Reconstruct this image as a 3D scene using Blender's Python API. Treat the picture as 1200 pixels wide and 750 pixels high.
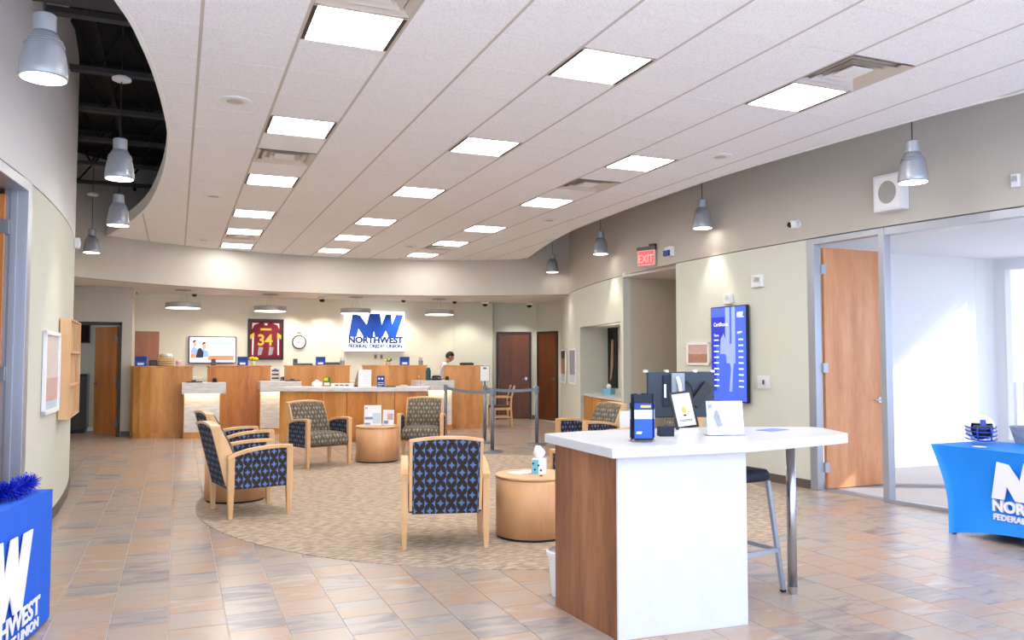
import bpy, bmesh, math, random
from mathutils import Vector, Matrix
random.seed(7)
for o in list(bpy.data.objects): bpy.data.objects.remove(o)
SC = bpy.context.scene
COL = SC.collection
PI = math.pi
# ------------------------------------------------------------------ camera
FPX, EYE = 951.5, 1.48
PITCH, YAW = math.atan(45.85/951.5), math.radians(22.426)
cam_d = bpy.data.cameras.new('camera'); cam_d.sensor_width = 36.0
cam_d.lens = 36.0*FPX/1200.0; cam_d.clip_end = 200
cam = bpy.data.objects.new('camera', cam_d); COL.objects.link(cam)
cam.location = (0, 0, EYE); cam.rotation_euler = (PI/2+PITCH, 0, -YAW)
SC.camera = cam
# ------------------------------------------------------------------ world, sun, exposure
W = bpy.data.worlds.new('sky'); SC.world = W; W.use_nodes = True
bg = W.node_tree.nodes['Background']; bg.inputs[0].default_value = (.66, .78, 1, 1); bg.inputs[1].default_value = 3.6
sun_d = bpy.data.lights.new('sun', 'SUN'); sun_d.energy = 6; sun_d.angle = math.radians(.6); sun_d.color = (1, .95, .87)
sun = bpy.data.objects.new('sun', sun_d); COL.objects.link(sun)
sun.rotation_euler = Vector((-.80, .42, -.52)).to_track_quat('-Z', 'Y').to_euler()
SC.view_settings.view_transform = 'Standard'; SC.view_settings.look = 'None'
SC.view_settings.exposure = 0.2; SC.view_settings.gamma = 1.0; SC.view_settings.use_curve_mapping = False
LAMP = 21.0     # radiance of the ceiling troffers
# ------------------------------------------------------------------ pixel of the photograph -> point in the place
_f = Vector((math.sin(YAW)*math.cos(PITCH), math.cos(YAW)*math.cos(PITCH), math.sin(PITCH)))
_r = Vector((math.cos(YAW), -math.sin(YAW), 0)); _u = _r.cross(_f)
def ray(x, y): return _f+_r*((x-600)/FPX)+_u*((375-y)/FPX)
def onz(x, y, z=0.0):
    d = ray(x, y); t = (z-EYE)/d.z; return Vector((d.x*t, d.y*t, z))
def ony(x, y, Y):
    d = ray(x, y); t = Y/d.y; return Vector((d.x*t, Y, EYE+d.z*t))
def px(P):
    v = Vector(P)-Vector((0, 0, EYE)); z = v.dot(_f)
    return (600+FPX*v.dot(_r)/z, 375-FPX*v.dot(_u)/z, z)
RCX, RCY, RR = 26.65, 9.1, 20.0
LCX, LCY, LR = -23.04, 8.75, 22.0
def rwx(y): return RCX-math.sqrt(RR*RR-(y-RCY)**2)
def lwx(y): return LCX+math.sqrt(LR*LR-(y-LCY)**2)
def onarc(x, y):
    d = ray(x, y); a = d.x**2+d.y**2; b = -2*(RCX*d.x+RCY*d.y); c = RCX**2+RCY**2-RR**2
    t = (-b-math.sqrt(b*b-4*a*c))/(2*a); return Vector((d.x*t, d.y*t, EYE+d.z*t))
def onlarc(x, y):
    d = ray(x, y); a = d.x**2+d.y**2; b = -2*(LCX*d.x+LCY*d.y); c = LCX**2+LCY**2-LR**2
    q = max(b*b-4*a*c, 0); t = (-b-math.sqrt(q))/(2*a); return Vector((d.x*t, d.y*t, EYE+d.z*t))
ZS, CZ, ZD = 2.86, 3.626, 4.95      # seam and low ceiling, cloud ceiling, roof deck
# ------------------------------------------------------------------ materials
def lin(c): return tuple(((v/255)/12.92 if v/255 <= .04045 else ((v/255+.055)/1.055)**2.4) for v in c)
MATS = {}
def newmat(name):
    m = bpy.data.materials.new(name); m.use_nodes = True; MATS[name] = m
    return m, m.node_tree, m.node_tree.nodes['Principled BSDF']
def N(t, kind, **kw):
    n = t.nodes.new(kind)
    for k, v in kw.items(): setattr(n, k, v)
    return n
def plain(name, rgb, rough=.6, metal=0., spec=.5, bump=0., bscale=60., var=0., vscale=3.):
    m, t, b = newmat(name); c = lin(rgb)
    b.inputs['Base Color'].default_value = (*c, 1); b.inputs['Roughness'].default_value = rough
    b.inputs['Metallic'].default_value = metal; b.inputs['Specular IOR Level'].default_value = spec
    tc = N(t, 'ShaderNodeTexCoord')
    no = N(t, 'ShaderNodeTexNoise'); no.inputs['Scale'].default_value = vscale; no.inputs['Detail'].default_value = 4
    t.links.new(tc.outputs['Object'], no.inputs['Vector'])
    mx = N(t, 'ShaderNodeMixRGB'); mx.inputs[1].default_value = (*[v*(1-var) for v in c], 1); mx.inputs[2].default_value = (*[min(1, v*(1+var)) for v in c], 1)
    t.links.new(no.outputs['Fac'], mx.inputs[0]); t.links.new(mx.outputs[0], b.inputs['Base Color'])
    if bump:
        n2 = N(t, 'ShaderNodeTexNoise'); n2.inputs['Scale'].default_value = bscale; n2.inputs['Detail'].default_value = 3
        t.links.new(tc.outputs['Object'], n2.inputs['Vector'])
        bp = N(t, 'ShaderNodeBump'); bp.inputs['Strength'].default_value = bump; bp.inputs['Distance'].default_value = .005
        t.links.new(n2.outputs['Fac'], bp.inputs['Height']); t.links.new(bp.outputs['Normal'], b.inputs['Normal'])
    return m
def wood(name, a, b_, rough=.38, sx=9., sz=.7, horiz=False, mid=.5):
    m, t, b = newmat(name); b.inputs['Roughness'].default_value = rough
    uv = N(t, 'ShaderNodeUVMap'); mp = N(t, 'ShaderNodeMapping')
    oi = N(t, 'ShaderNodeObjectInfo')
    mp.inputs['Scale'].default_value = (sz, sx, 1) if horiz else (sx, sz, 1)
    t.links.new(uv.outputs[0], mp.inputs[0])
    cb = N(t, 'ShaderNodeCombineXYZ'); t.links.new(oi.outputs['Random'], cb.inputs[2])
    ad = N(t, 'ShaderNodeVectorMath', operation='MULTIPLY_ADD'); ad.inputs[1].default_value = (1, 1, 1)
    sc = N(t, 'ShaderNodeVectorMath', operation='SCALE'); sc.inputs['Scale'].default_value = 17
    t.links.new(cb.outputs[0], sc.inputs[0]); t.links.new(mp.outputs[0], ad.inputs[0]); t.links.new(sc.outputs[0], ad.inputs[2])
    n1 = N(t, 'ShaderNodeTexNoise'); n1.inputs['Scale'].default_value = 1; n1.inputs['Detail'].default_value = 3
    n2 = N(t, 'ShaderNodeTexNoise'); n2.inputs['Scale'].default_value = 9; n2.inputs['Detail'].default_value = 3
    t.links.new(ad.outputs[0], n1.inputs['Vector']); t.links.new(ad.outputs[0], n2.inputs['Vector'])
    mm = N(t, 'ShaderNodeMath', operation='MULTIPLY_ADD'); mm.inputs[1].default_value = .35
    t.links.new(n2.outputs['Fac'], mm.inputs[0]); t.links.new(n1.outputs['Fac'], mm.inputs[2])
    rp = N(t, 'ShaderNodeValToRGB'); rp.color_ramp.elements[0].position = mid-.02; rp.color_ramp.elements[1].position = mid+.36
    rp.color_ramp.elements[0].color = (*lin(a), 1); rp.color_ramp.elements[1].color = (*lin(b_), 1)
    t.links.new(mm.outputs[0], rp.inputs[0]); t.links.new(rp.outputs[0], b.inputs['Base Color'])
    return m
def emit(name, rgb, strength, glow=None):
    m, t, b = newmat(name); c = lin(rgb)
    b.inputs['Base Color'].default_value = (*c, 1); b.inputs['Roughness'].default_value = .4
    b.inputs['Emission Color'].default_value = (*c, 1); b.inputs['Emission Strength'].default_value = strength
    return m
def fabric(name, dark, star, rough=.85):
    # touching upright ovals in staggered columns, a four-pointed star in each
    m, t, b = newmat(name); b.inputs['Roughness'].default_value = rough; b.inputs['Specular IOR Level'].default_value = .2
    uv = N(t, 'ShaderNodeUVMap'); sp = N(t, 'ShaderNodeSeparateXYZ'); t.links.new(uv.outputs[0], sp.inputs[0])
    def M(op, a, b2=None, c2=None):
        n = N(t, 'ShaderNodeMath', operation=op)
        for i, v in enumerate((a, b2, c2)):
            if v is None: continue
            if isinstance(v, (int, float)): n.inputs[i].default_value = v
            else: t.links.new(v, n.inputs[i])
        return n.outputs[0]
    U = M('MULTIPLY', sp.outputs[0], 1/.082); col = M('FLOOR', U); fu = M('SUBTRACT', M('FRACT', U), .5)
    odd = M('MULTIPLY', M('FLOORED_MODULO', col, 2), .5)
    V = M('ADD', M('MULTIPLY', sp.outputs[1], 1/.120), odd); fv = M('SUBTRACT', M('FRACT', V), .5)
    au, av = M('ABSOLUTE', fu), M('ABSOLUTE', fv)
    e = M('ADD', M('POWER', M('MULTIPLY', au, 1/.56), 2), M('POWER', M('MULTIPLY', av, 1/.525), 2))
    inside = M('LESS_THAN', e, 1.0)
    s = M('ADD', M('POWER', M('MULTIPLY', au, 1/.40), .60), M('POWER', M('MULTIPLY', av, 1/.30), .60))
    st = M('LESS_THAN', s, 1.0)
    brown = M('MULTIPLY', inside, M('SUBTRACT', 1, st))
    no = N(t, 'ShaderNodeTexNoise'); no.inputs['Scale'].default_value = 400; t.links.new(uv.outputs[0], no.inputs['Vector'])
    mx = N(t, 'ShaderNodeMixRGB'); mx.inputs[1].default_value = (*lin(star), 1); mx.inputs[2].default_value = (*lin(dark), 1)
    t.links.new(brown, mx.inputs[0])
    m2 = N(t, 'ShaderNodeMixRGB', blend_type='MULTIPLY'); m2.inputs[0].default_value = .35
    t.links.new(mx.outputs[0], m2.inputs[1]); t.links.new(no.outputs['Color'], m2.inputs[2]); t.links.new(m2.outputs[0], b.inputs['Base Color'])
    bp = N(t, 'ShaderNodeBump'); bp.inputs['Strength'].default_value = .15; t.links.new(no.outputs['Fac'], bp.inputs['Height']); t.links.new(bp.outputs['Normal'], b.inputs['Normal'])
    return m
plain('sage', (212, 213, 200), .75, var=.02, bump=.05, bscale=160)
plain('taupe', (196, 189, 180), .8, var=.02, bump=.05, bscale=160)
plain('upper_left', (228, 227, 228), .8, var=.02, bump=.05, bscale=160)
plain('beige_wall', (205, 195, 175), .8, var=.02)
plain('cream_wall', (222, 219, 203), .75, var=.02)
plain('poster_pale', (216, 204, 200), .6, var=.15, vscale=14)
plain('office_white', (226, 227, 230), .8, var=.01)
plain('white_paint', (240, 239, 236), .7, var=.01)
plain('low_ceiling', (226, 220, 214), .8, var=.01)
plain('vent_metal', (214, 206, 198), .35, metal=.3)
plain('asphalt', (110, 110, 112), .9, var=.2)
plain('tee_bar', (196, 186, 178), .6)
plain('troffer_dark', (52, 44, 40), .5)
plain('deck_black', (20, 19, 21), .9, var=.2)
plain('joist_grey', (64, 62, 64), .8, var=.15)
plain('baseboard', (96, 84, 78), .6, var=.1)
plain('grout', (206, 200, 192), .9, var=.05)
plain('aluminium', (176, 180, 190), .35, metal=.55)
plain('steel', (190, 190, 196), .25, metal=.95)
plain('stool_grey', (172, 180, 194), .4, metal=.3)
plain('post_grey', (120, 120, 128), .4, metal=.4)
plain('belt_grey', (118, 130, 146), .7)
plain('pendant_grey', (170, 174, 182), .38, metal=.45)
plain('drum_grey', (168, 166, 162), .5, metal=.3)
plain('black', (24, 24, 27), .45, var=.1)
plain('black_gloss', (10, 10, 12), .12)
plain('dark_frame', (50, 38, 34), .45)
plain('navy', (18, 28, 48), .7, var=.1)
plain('monitor_back', (38, 48, 62), .5)
plain('plate_grey', (140, 150, 164), .5)
plain('blue_box', (26, 84, 190), .55)
plain('blue_logo', (0, 84, 208), .5)
plain('blue_dark', (20, 58, 140), .5)
plain('teal', (16, 84, 92), .5)
plain('white', (244, 244, 246), .5)
plain('paper', (238, 238, 240), .8)
plain('grey_device', (92, 90, 94), .5)
plain('white_plastic', (232, 232, 232), .4)
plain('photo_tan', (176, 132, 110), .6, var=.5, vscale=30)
plain('photo_pink', (206, 172, 164), .6, var=.35, vscale=40)
plain('photo_grey', (150, 152, 164), .6, var=.5, vscale=24)
plain('photo_dark', (70, 56, 60), .5, var=.4, vscale=24)
plain('burgundy', (118, 20, 40), .8, var=.15)
plain('gold', (236, 184, 70), .6)
plain('yellow', (240, 214, 40), .7)
plain('skin', (190, 138, 112), .55, var=.05)
plain('hair', (28, 22, 22), .7, var=.2)
plain('shirt', (214, 222, 238), .8, var=.04)
plain('trousers', (46, 50, 62), .8)
plain('red_text', (200, 60, 56), .6)
plain('pale_red', (226, 182, 184), .6)
plain('pale_blue', (196, 214, 226), .6, var=.12, vscale=20)
plain('soft_blue', (120, 140, 196), .6)
plain('tissue_blue', (112, 190, 214), .6, var=.3, vscale=50)
plain('cloth_blue', (20, 96, 214), .75, var=.06, vscale=6)
plain('stretch_blue', (6, 134, 236), .6, var=.04, vscale=5)
plain('tinsel', (16, 44, 190), .3, metal=.6)
plain('helmet_white', (240, 242, 248), .25)
plain('helmet_blue', (30, 60, 170), .35)
plain('office_carpet', (150, 146, 150), .95, var=.2, vscale=40)
plain('cabinet_dark', (62, 56, 54), .6)
plain('quartz', (207, 208, 213), .28, var=.08, vscale=9)
plain('green_leaf', (70, 120, 60), .7)
plain('lavender_logo', (232, 232, 244), .6)
plain('chair_dark', (74, 74, 80), .8)
plain('wicker', (206, 176, 128), .7, var=.15, vscale=30)
plain('beige_device', (150, 120, 92), .6)
wood('wood_desk', (190, 126, 58), (224, 162, 92), .35, sx=5)
wood('wood_desk_dark', (176, 104, 42), (216, 144, 70), .35, sx=5)
wood('wood_light', (214, 166, 112), (232, 190, 142), .4, sx=7)
wood('wood_table', (206, 152, 104), (224, 176, 130), .32, sx=4)
wood('wood_walnut', (118, 74, 48), (168, 114, 78), .4, sx=7)
wood('wood_door', (196, 118, 58), (222, 146, 82), .35, sx=5)
wood('wood_door_pale', (196, 128, 82), (222, 160, 114), .35, sx=5)
wood('wood_door_dark', (84, 44, 20), (112, 60, 28), .4, sx=5)
wood('wood_panel', (142, 88, 60), (170, 110, 78), .45, sx=5)
wood('wood_niche', (178, 112, 44), (212, 146, 68), .4, sx=5)
fabric('fabric_outer', (64, 54, 50), (106, 140, 194))
fabric('fabric_inner', (112, 97, 74), (158, 160, 160))
emit('lamp_white', (255, 252, 246), LAMP)
emit('lamp_drum', (255, 248, 236), 7)
emit('lamp_bell', (255, 246, 232), 10)
emit('sign_face', (250, 252, 255), 1.1)
emit('led_warm', (255, 222, 160), 40)
emit('screen_white', (226, 224, 244), .8)
emit('screen_orange', (250, 120, 80), .9)
emit('screen_dark', (24, 26, 48), .3)
emit('screen_skin', (220, 150, 130), .7)
emit('screen_blueshirt', (120, 150, 210), .8)
emit('screen_blue', (60, 88, 228), .95)
emit('screen_blue_deep', (28, 44, 170), .8)
emit('screen_blue_pale', (130, 146, 250), .95)
emit('screen_text', (232, 236, 255), 1.0)
emit('exit_red', (255, 70, 70), 1.6)
# jointed marble of the teller fronts
m, t, b = newmat('marble'); b.inputs['Roughness'].default_value = .35
tc = N(t, 'ShaderNodeUVMap'); mp = N(t, 'ShaderNodeMapping'); mp.inputs['Scale'].default_value = (3, 16, 1); t.links.new(tc.outputs[0], mp.inputs[0])
no = N(t, 'ShaderNodeTexNoise'); no.inputs['Scale'].default_value = 1.6; no.inputs['Detail'].default_value = 6; no.inputs['Distortion'].default_value = .8
t.links.new(mp.outputs[0], no.inputs['Vector'])
rp = N(t, 'ShaderNodeValToRGB'); rp.color_ramp.elements[0].position = .38; rp.color_ramp.elements[1].position = .6
rp.color_ramp.elements[0].color = (*lin((212, 208, 206)), 1); rp.color_ramp.elements[1].color = (*lin((228, 226, 225)), 1)
t.links.new(no.outputs['Fac'], rp.inputs[0]); t.links.new(rp.outputs[0], b.inputs['Base Color'])
# glass
m, t, b = newmat('glass'); b.inputs['Base Color'].default_value = (.97, .99, 1, 1); b.inputs['Roughness'].default_value = .02
b.inputs['Transmission Weight'].default_value = 1; b.inputs['IOR'].default_value = 1.05; b.inputs['Alpha'].default_value = .25
m, t, b = newmat('acrylic'); b.inputs['Base Color'].default_value = (.93, .96, 1, 1); b.inputs['Roughness'].default_value = .05
b.inputs['Transmission Weight'].default_value = 1; b.inputs['IOR'].default_value = 1.1; b.inputs['Alpha'].default_value = .35
# slate-look floor tile: colour drawn per 12 inch tile
TW, FX = .305, -.0167
m, t, b = newmat('slate_tile')
ge = N(t, 'ShaderNodeNewGeometry'); sp = N(t, 'ShaderNodeSeparateXYZ'); t.links.new(ge.outputs['Position'], sp.inputs[0])
def M(op, a, b2=None, c2=None):
    n = N(t, 'ShaderNodeMath', operation=op)
    for i, v in enumerate((a, b2, c2)):
        if v is None: continue
        if isinstance(v, (int, float)): n.inputs[i].default_value = v
        else: t.links.new(v, n.inputs[i])
    return n.outputs[0]
colx = M('FLOOR', M('MULTIPLY', M('SUBTRACT', sp.outputs[0], FX), 1/TW))
offy = M('MULTIPLY', M('FLOORED_MODULO', colx, 2), TW/2)
rowy = M('FLOOR', M('MULTIPLY', M('SUBTRACT', sp.outputs[1], offy), 1/TW))
cv = N(t, 'ShaderNodeCombineXYZ'); t.links.new(colx, cv.inputs[0]); t.links.new(rowy, cv.inputs[1])
wn = N(t, 'ShaderNodeTexWhiteNoise', noise_dimensions='3D'); t.links.new(cv.outputs[0], wn.inputs['Vector'])
ns = N(t, 'ShaderNodeTexNoise'); ns.inputs['Scale'].default_value = 1.0; ns.inputs['Detail'].default_value = 5; ns.inputs['Distortion'].default_value = 1.2
mp = N(t, 'ShaderNodeMapping'); mp.inputs['Scale'].default_value = (2.6, 8, 1); t.links.new(ge.outputs['Position'], mp.inputs[0])
av = N(t, 'ShaderNodeVectorMath', operation='MULTIPLY_ADD'); av.inputs[1].default_value = (31, 31, 31)
t.links.new(wn.outputs['Color'], av.inputs[0]); t.links.new(mp.outputs[0], av.inputs[2]); t.links.new(av.outputs[0], ns.inputs['Vector'])
fac = M('ADD', M('MULTIPLY', wn.outputs['Value'], .55), M('MULTIPLY', M('SUBTRACT', ns.outputs['Fac'], .5), 1.15))
fac = M('ADD', fac, .22)
rp = N(t, 'ShaderNodeValToRGB'); cr = rp.color_ramp
stops = [(.0, (136, 126, 130)), (.2, (154, 145, 142)), (.38, (172, 160, 150)), (.55, (176, 157, 142)), (.7, (180, 150, 128)), (.85, (180, 167, 156)), (1., (188, 182, 174))]
cr.elements[0].position, cr.elements[0].color = stops[0][0], (*lin(stops[0][1]), 1)
cr.elements[1].position, cr.elements[1].color = stops[-1][0], (*lin(stops[-1][1]), 1)
for p_, c_ in stops[1:-1]:
    e_ = cr.elements.new(p_); e_.color = (*lin(c_), 1)
t.links.new(fac, rp.inputs[0]); t.links.new(rp.outputs[0], b.inputs['Base Color'])
b.inputs['Roughness'].default_value = .27
bp = N(t, 'ShaderNodeBump'); bp.inputs['Strength'].default_value = .12; bp.inputs['Distance'].default_value = .004
t.links.new(ns.outputs['Fac'], bp.inputs['Height']); t.links.new(bp.outputs['Normal'], b.inputs['Normal'])
# woven carpet
m, t, b = newmat('carpet_weave'); b.inputs['Roughness'].default_value = 1; b.inputs['Specular IOR Level'].default_value = .1
ge = N(t, 'ShaderNodeNewGeometry'); mp = N(t, 'ShaderNodeMapping'); mp.inputs['Rotation'].default_value = (0, 0, math.radians(22)); mp.inputs['Scale'].default_value = (11, 46, 1)
t.links.new(ge.outputs['Position'], mp.inputs[0])
n1 = N(t, 'ShaderNodeTexNoise'); n1.inputs['Scale'].default_value = 1; n1.inputs['Detail'].default_value = 2; t.links.new(mp.outputs[0], n1.inputs['Vector'])
n2 = N(t, 'ShaderNodeTexNoise'); n2.inputs['Scale'].default_value = 220; t.links.new(ge.outputs['Position'], n2.inputs['Vector'])
ad = N(t, 'ShaderNodeMath', operation='MULTIPLY_ADD'); ad.inputs[1].default_value = .4; t.links.new(n2.outputs['Fac'], ad.inputs[0]); t.links.new(n1.outputs['Fac'], ad.inputs[2])
rp = N(t, 'ShaderNodeValToRGB'); rp.color_ramp.elements[0].position = .52; rp.color_ramp.elements[1].position = .86
rp.color_ramp.elements[0].color = (*lin((142, 122, 106)), 1); rp.color_ramp.elements[1].color = (*lin((206, 188, 168)), 1)
t.links.new(ad.outputs[0], rp.inputs[0]); t.links.new(rp.outputs[0], b.inputs['Base Color'])
bp = N(t, 'ShaderNodeBump'); bp.inputs['Strength'].default_value = .6; bp.inputs['Distance'].default_value = .006
t.links.new(ad.outputs[0], bp.inputs['Height']); t.links.new(bp.outputs['Normal'], b.inputs['Normal'])
# fissured ceiling tile
m, t, b = newmat('ceiling_tile'); b.inputs['Roughness'].default_value = .9
ge = N(t, 'ShaderNodeNewGeometry'); n1 = N(t, 'ShaderNodeTexNoise'); n1.inputs['Scale'].default_value = 90; n1.inputs['Detail'].default_value = 3
t.links.new(ge.outputs['Position'], n1.inputs['Vector'])
rp = N(t, 'ShaderNodeValToRGB'); rp.color_ramp.elements[0].position = .3; rp.color_ramp.elements[1].position = .55
rp.color_ramp.elements[0].color = (*lin((226, 224, 228)), 1); rp.color_ramp.elements[1].color = (*lin((244, 243, 245)), 1)
t.links.new(n1.outputs['Fac'], rp.inputs[0]); t.links.new(rp.outputs[0], b.inputs['Base Color'])
# ------------------------------------------------------------------ mesh helpers
class MB:
    def __init__(s): s.v = []; s.f = []
    def add(s, vs, fs):
        k = len(s.v); s.v += [tuple(p) for p in vs]; s.f += [tuple(i+k for i in f) for f in fs]; return s
    def box(s, x0, x1, y0, y1, z0, z1, M=None):
        vs = [(x, y, z) for z in (z0, z1) for y in (y0, y1) for x in (x0, x1)]
        if M: vs = [M @ Vector(p) for p in vs]
        return s.add(vs, [(0, 2, 3, 1), (4, 5, 7, 6), (0, 1, 5, 4), (2, 6, 7, 3), (0, 4, 6, 2), (1, 3, 7, 5)])
    def prism(s, poly, a0, a1, ax='z', M=None):
        def mk(p, a): return {'z': (p[0], p[1], a), 'x': (a, p[0], p[1]), 'y': (p[0], a, p[1])}[ax]
        n = len(poly); vs = [mk(p, a0) for p in poly]+[mk(p, a1) for p in poly]
        if M: vs = [M @ Vector(p) for p in vs]
        return s.add(vs, [tuple(range(n-1, -1, -1)), tuple(range(n, 2*n))]+[(i, (i+1) % n, n+(i+1) % n, n+i) for i in range(n)])
    def loft(s, rings, cap=True):
        n = len(rings[0]); vs = [p for r in rings for p in r]; fs = []
        for k in range(len(rings)-1):
            for i in range(n): fs.append((k*n+i, k*n+(i+1) % n, (k+1)*n+(i+1) % n, (k+1)*n+i))
        if cap: fs += [tuple(range(n-1, -1, -1)), tuple(range((len(rings)-1)*n, len(rings)*n))]
        return s.add(vs, fs)
    def lathe(s, prof, n=24, c=(0, 0, 0), cap=True):
        return s.loft([[(c[0]+r*math.cos(2*PI*i/n), c[1]+r*math.sin(2*PI*i/n), c[2]+z) for i in range(n)] for r, z in prof], cap)
    def cyl(s, p0, p1, r0, r1=None, n=12):
        r1 = r0 if r1 is None else r1; return s.tube([p0, p1], [r0, r1], n)
    def tube(s, path, r, n=8):
        P = [Vector(p) for p in path]; R = r if isinstance(r, (list, tuple)) else [r]*len(P); rings = []
        up = None
        for i, p in enumerate(P):
            d = (P[min(i+1, len(P)-1)]-P[max(i-1, 0)]).normalized()
            if up is None: up = Vector((0, 0, 1)) if abs(d.z) < .9 else Vector((1, 0, 0))
            a = d.cross(up).normalized(); up2 = a.cross(d).normalized(); up = up2
            rings.append([p+(a*math.cos(2*PI*k/n)+up2*math.sin(2*PI*k/n))*R[i] for k in range(n)])
        return s.loft(rings)
    def ball(s, c, r, n=12, m=8, sz=1.0):
        prof = [(max(1e-4, r*math.sin(PI*k/m)), -r*sz*math.cos(PI*k/m)) for k in range(m+1)]
        return s.lathe(prof, n, c)
    def quad(s, a, b, c, d): return s.add([a, b, c, d], [(0, 1, 2, 3)])
    def build(s, name, mat, parent=None, loc=None, smooth=False, bevel=0, seg=2):
        me = bpy.data.meshes.new(name); me.from_pydata(s.v, [], s.f)
        bm = bmesh.new(); bm.from_mesh(me); bmesh.ops.recalc_face_normals(bm, faces=bm.faces)
        uvl = bm.loops.layers.uv.new('UVMap')
        for f in bm.faces:
            n = f.normal; ax = max(range(3), key=lambda i: abs(n[i])); f.smooth = smooth
            for l in f.loops:
                c = l.vert.co; l[uvl].uv = (c.y, c.z) if ax == 0 else ((c.x, c.z) if ax == 1 else (c.x, c.y))
        bm.to_mesh(me); bm.free()
        return link(name, me, mat, parent, loc, bevel, seg, smooth)
def link(name, me, mat, parent=None, loc=None, bevel=0, seg=2, smooth=False):
    if mat and not me.materials: me.materials.append(MATS[mat])
    o = bpy.data.objects.new(name, me); COL.objects.link(o)
    if parent: o.parent = parent
    if loc is not None: o.location = loc
    if bevel:
        md = o.modifiers.new('bevel', 'BEVEL'); md.width = bevel; md.segments = seg; md.limit_method = 'ANGLE'; md.angle_limit = math.radians(40)
    return o
def B(*a, M=None): return MB().box(*a, M=M)
def thing(name, label, cat, loc=(0, 0, 0), rz=0., group=None):
    o = bpy.data.objects.new(name, None); COL.objects.link(o); o.empty_display_size = .1
    o.location = loc; o.rotation_euler = (0, 0, rz); return tag(o, label, cat, group)
def tag(o, label, cat, group=None, kind=None):
    o['label'] = label; o['category'] = cat
    if group: o['group'] = group
    if kind: o['kind'] = kind
    return o
def struct(o): o['kind'] = 'structure'; return o
def copy_tree(o, parent=None):
    c = o.copy(); COL.objects.link(c); c.parent = parent
    for ch in o.children: copy_tree(ch, c)
    return c
def dup(o, loc, rz, label=None, group=None):
    c = copy_tree(o); c.location = loc; c.rotation_euler = (0, 0, rz)
    if label: c['label'] = label
    if group: c['group'] = group
    return c
def text(name, body, mat, size, parent=None, M=None, depth=.002, bold=0., space=1., width=None):
    cu = bpy.data.curves.new('t', 'FONT'); cu.body = body; cu.size = size; cu.extrude = depth; cu.offset = bold; cu.space_character = space
    cu.align_x = 'LEFT'; cu.resolution_u = 3
    ob = bpy.data.objects.new('t', cu); COL.objects.link(ob)
    dg = bpy.context.evaluated_depsgraph_get(); me = bpy.data.meshes.new_from_object(ob.evaluated_get(dg))
    bpy.data.objects.remove(ob)
    xs = [v.co.x for v in me.vertices]
    if width and xs:
        k = width/(max(xs)-min(xs))
        for v in me.vertices: v.co.x = (v.co.x-min(xs))*k
    me.transform(M or Matrix()); me.name = name; me.materials.clear()
    return link(name, me, mat, parent)
def frameM(o, ex, ey):      # local x along ex, local y along ey, at o
    ex = Vector(ex).normalized(); ey = Vector(ey).normalized(); ez = ex.cross(ey)
    return Matrix(((ex.x, ey.x, ez.x, o[0]), (ex.y, ey.y, ez.y, o[1]), (ex.z, ey.z, ez.z, o[2]), (0, 0, 0, 1)))
LOGO = [(325, 152), (385, 160), (442, 238), (465, 145), (552, 145), (568, 238), (602, 150), (645, 150), (655, 235), (688, 152), (750, 152), (688, 340), (628, 340), (603, 285), (575, 340), (513, 340), (503, 288), (493, 340), (418, 340), (375, 270), (358, 340), (293, 340)]
LOGO = [((x-293)/457, (340-y)/457) for x, y in LOGO][::-1]
def logo(name, mat, w, parent, M, depth=.002):
    return MB().prism([(x*w, y*w) for x, y in LOGO], 0, depth, 'z', M=M).build(name, mat, parent)
def spot(name, loc, to, energy, angle, blend=.5, color=(1, .93, .82), parent=None, r=.04):
    d = bpy.data.lights.new(name, 'SPOT'); d.energy = energy; d.spot_size = math.radians(angle); d.spot_blend = blend; d.color = color; d.shadow_soft_size = r
    o = bpy.data.objects.new(name, d); COL.objects.link(o); o.location = loc
    o.rotation_euler = (Vector(to)-Vector(loc)).to_track_quat('-Z', 'Y').to_euler()
    if parent: o.parent = parent
    return o
# ================================================================== THE SETTING
def arc_wall(name, fx, out, y0, y1, z0, z1, mat, th=.14, parent=None, step=.25):
    n = max(2, int(abs(y1-y0)/step)); ys = [y0+(y1-y0)*i/n for i in range(n+1)]
    mb = MB(); rings = []
    for y in ys:
        x = fx(y); rings.append([(x, y, z0), (x+out*th, y, z0), (x+out*th, y, z1), (x, y, z1)])
    mb.loft(rings); o = mb.build(name, mat, parent)
    return o if parent else struct(o)
def seg_wall(name, pts, z0, z1, mat, th=.12, parent=None):
    # wall along a polyline, thickness to the left of travel
    rings = []; P = [Vector((p[0], p[1])) for p in pts]
    for i, p in enumerate(P):
        d = (P[min(i+1, len(P)-1)]-P[max(i-1, 0)]).normalized(); n = Vector((-d.y, d.x))*th
        rings.append([(p.x, p.y, z0), (p.x+n.x, p.y+n.y, z0), (p.x+n.x, p.y+n.y, z1), (p.x, p.y, z1)])
    o = MB().loft(rings).build(name, mat, parent)
    return o if parent else struct(o)
# ---- floor: grout bed, slate tiles, carpet inlay
floor = struct(B(-4.2, 13, -1.2, 21.2, -.12, -.004).build('floor', 'grout'))
ECX, ECY, ERX, ERY = 3.3, 8.6, 3.1, 3.48
def in_carpet(x, y, k=1.0): return ((x-ECX)/(ERX*k))**2+((y-ECY)/(ERY*k))**2 < 1
def band_y(x): return 17.2-6.74+math.sqrt(max(.01, 6.74**2-(x-3.1)**2))
tile = MB(); w = TW/2-.0022
tile.add([(-w, -w, -.01), (w, -w, -.01), (w, w, -.01), (-w, w, -.01), (-w, -w, 0), (w, -w, 0), (w, w, 0), (-w, w, 0)],
         [(4, 5, 6, 7), (0, 1, 5, 4), (1, 2, 6, 5), (2, 3, 7, 6), (3, 0, 4, 7)])
t0 = tile.build('floor_tile', 'slate_tile', floor); tme = t0.data; bpy.data.objects.remove(t0)
cand = []
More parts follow.
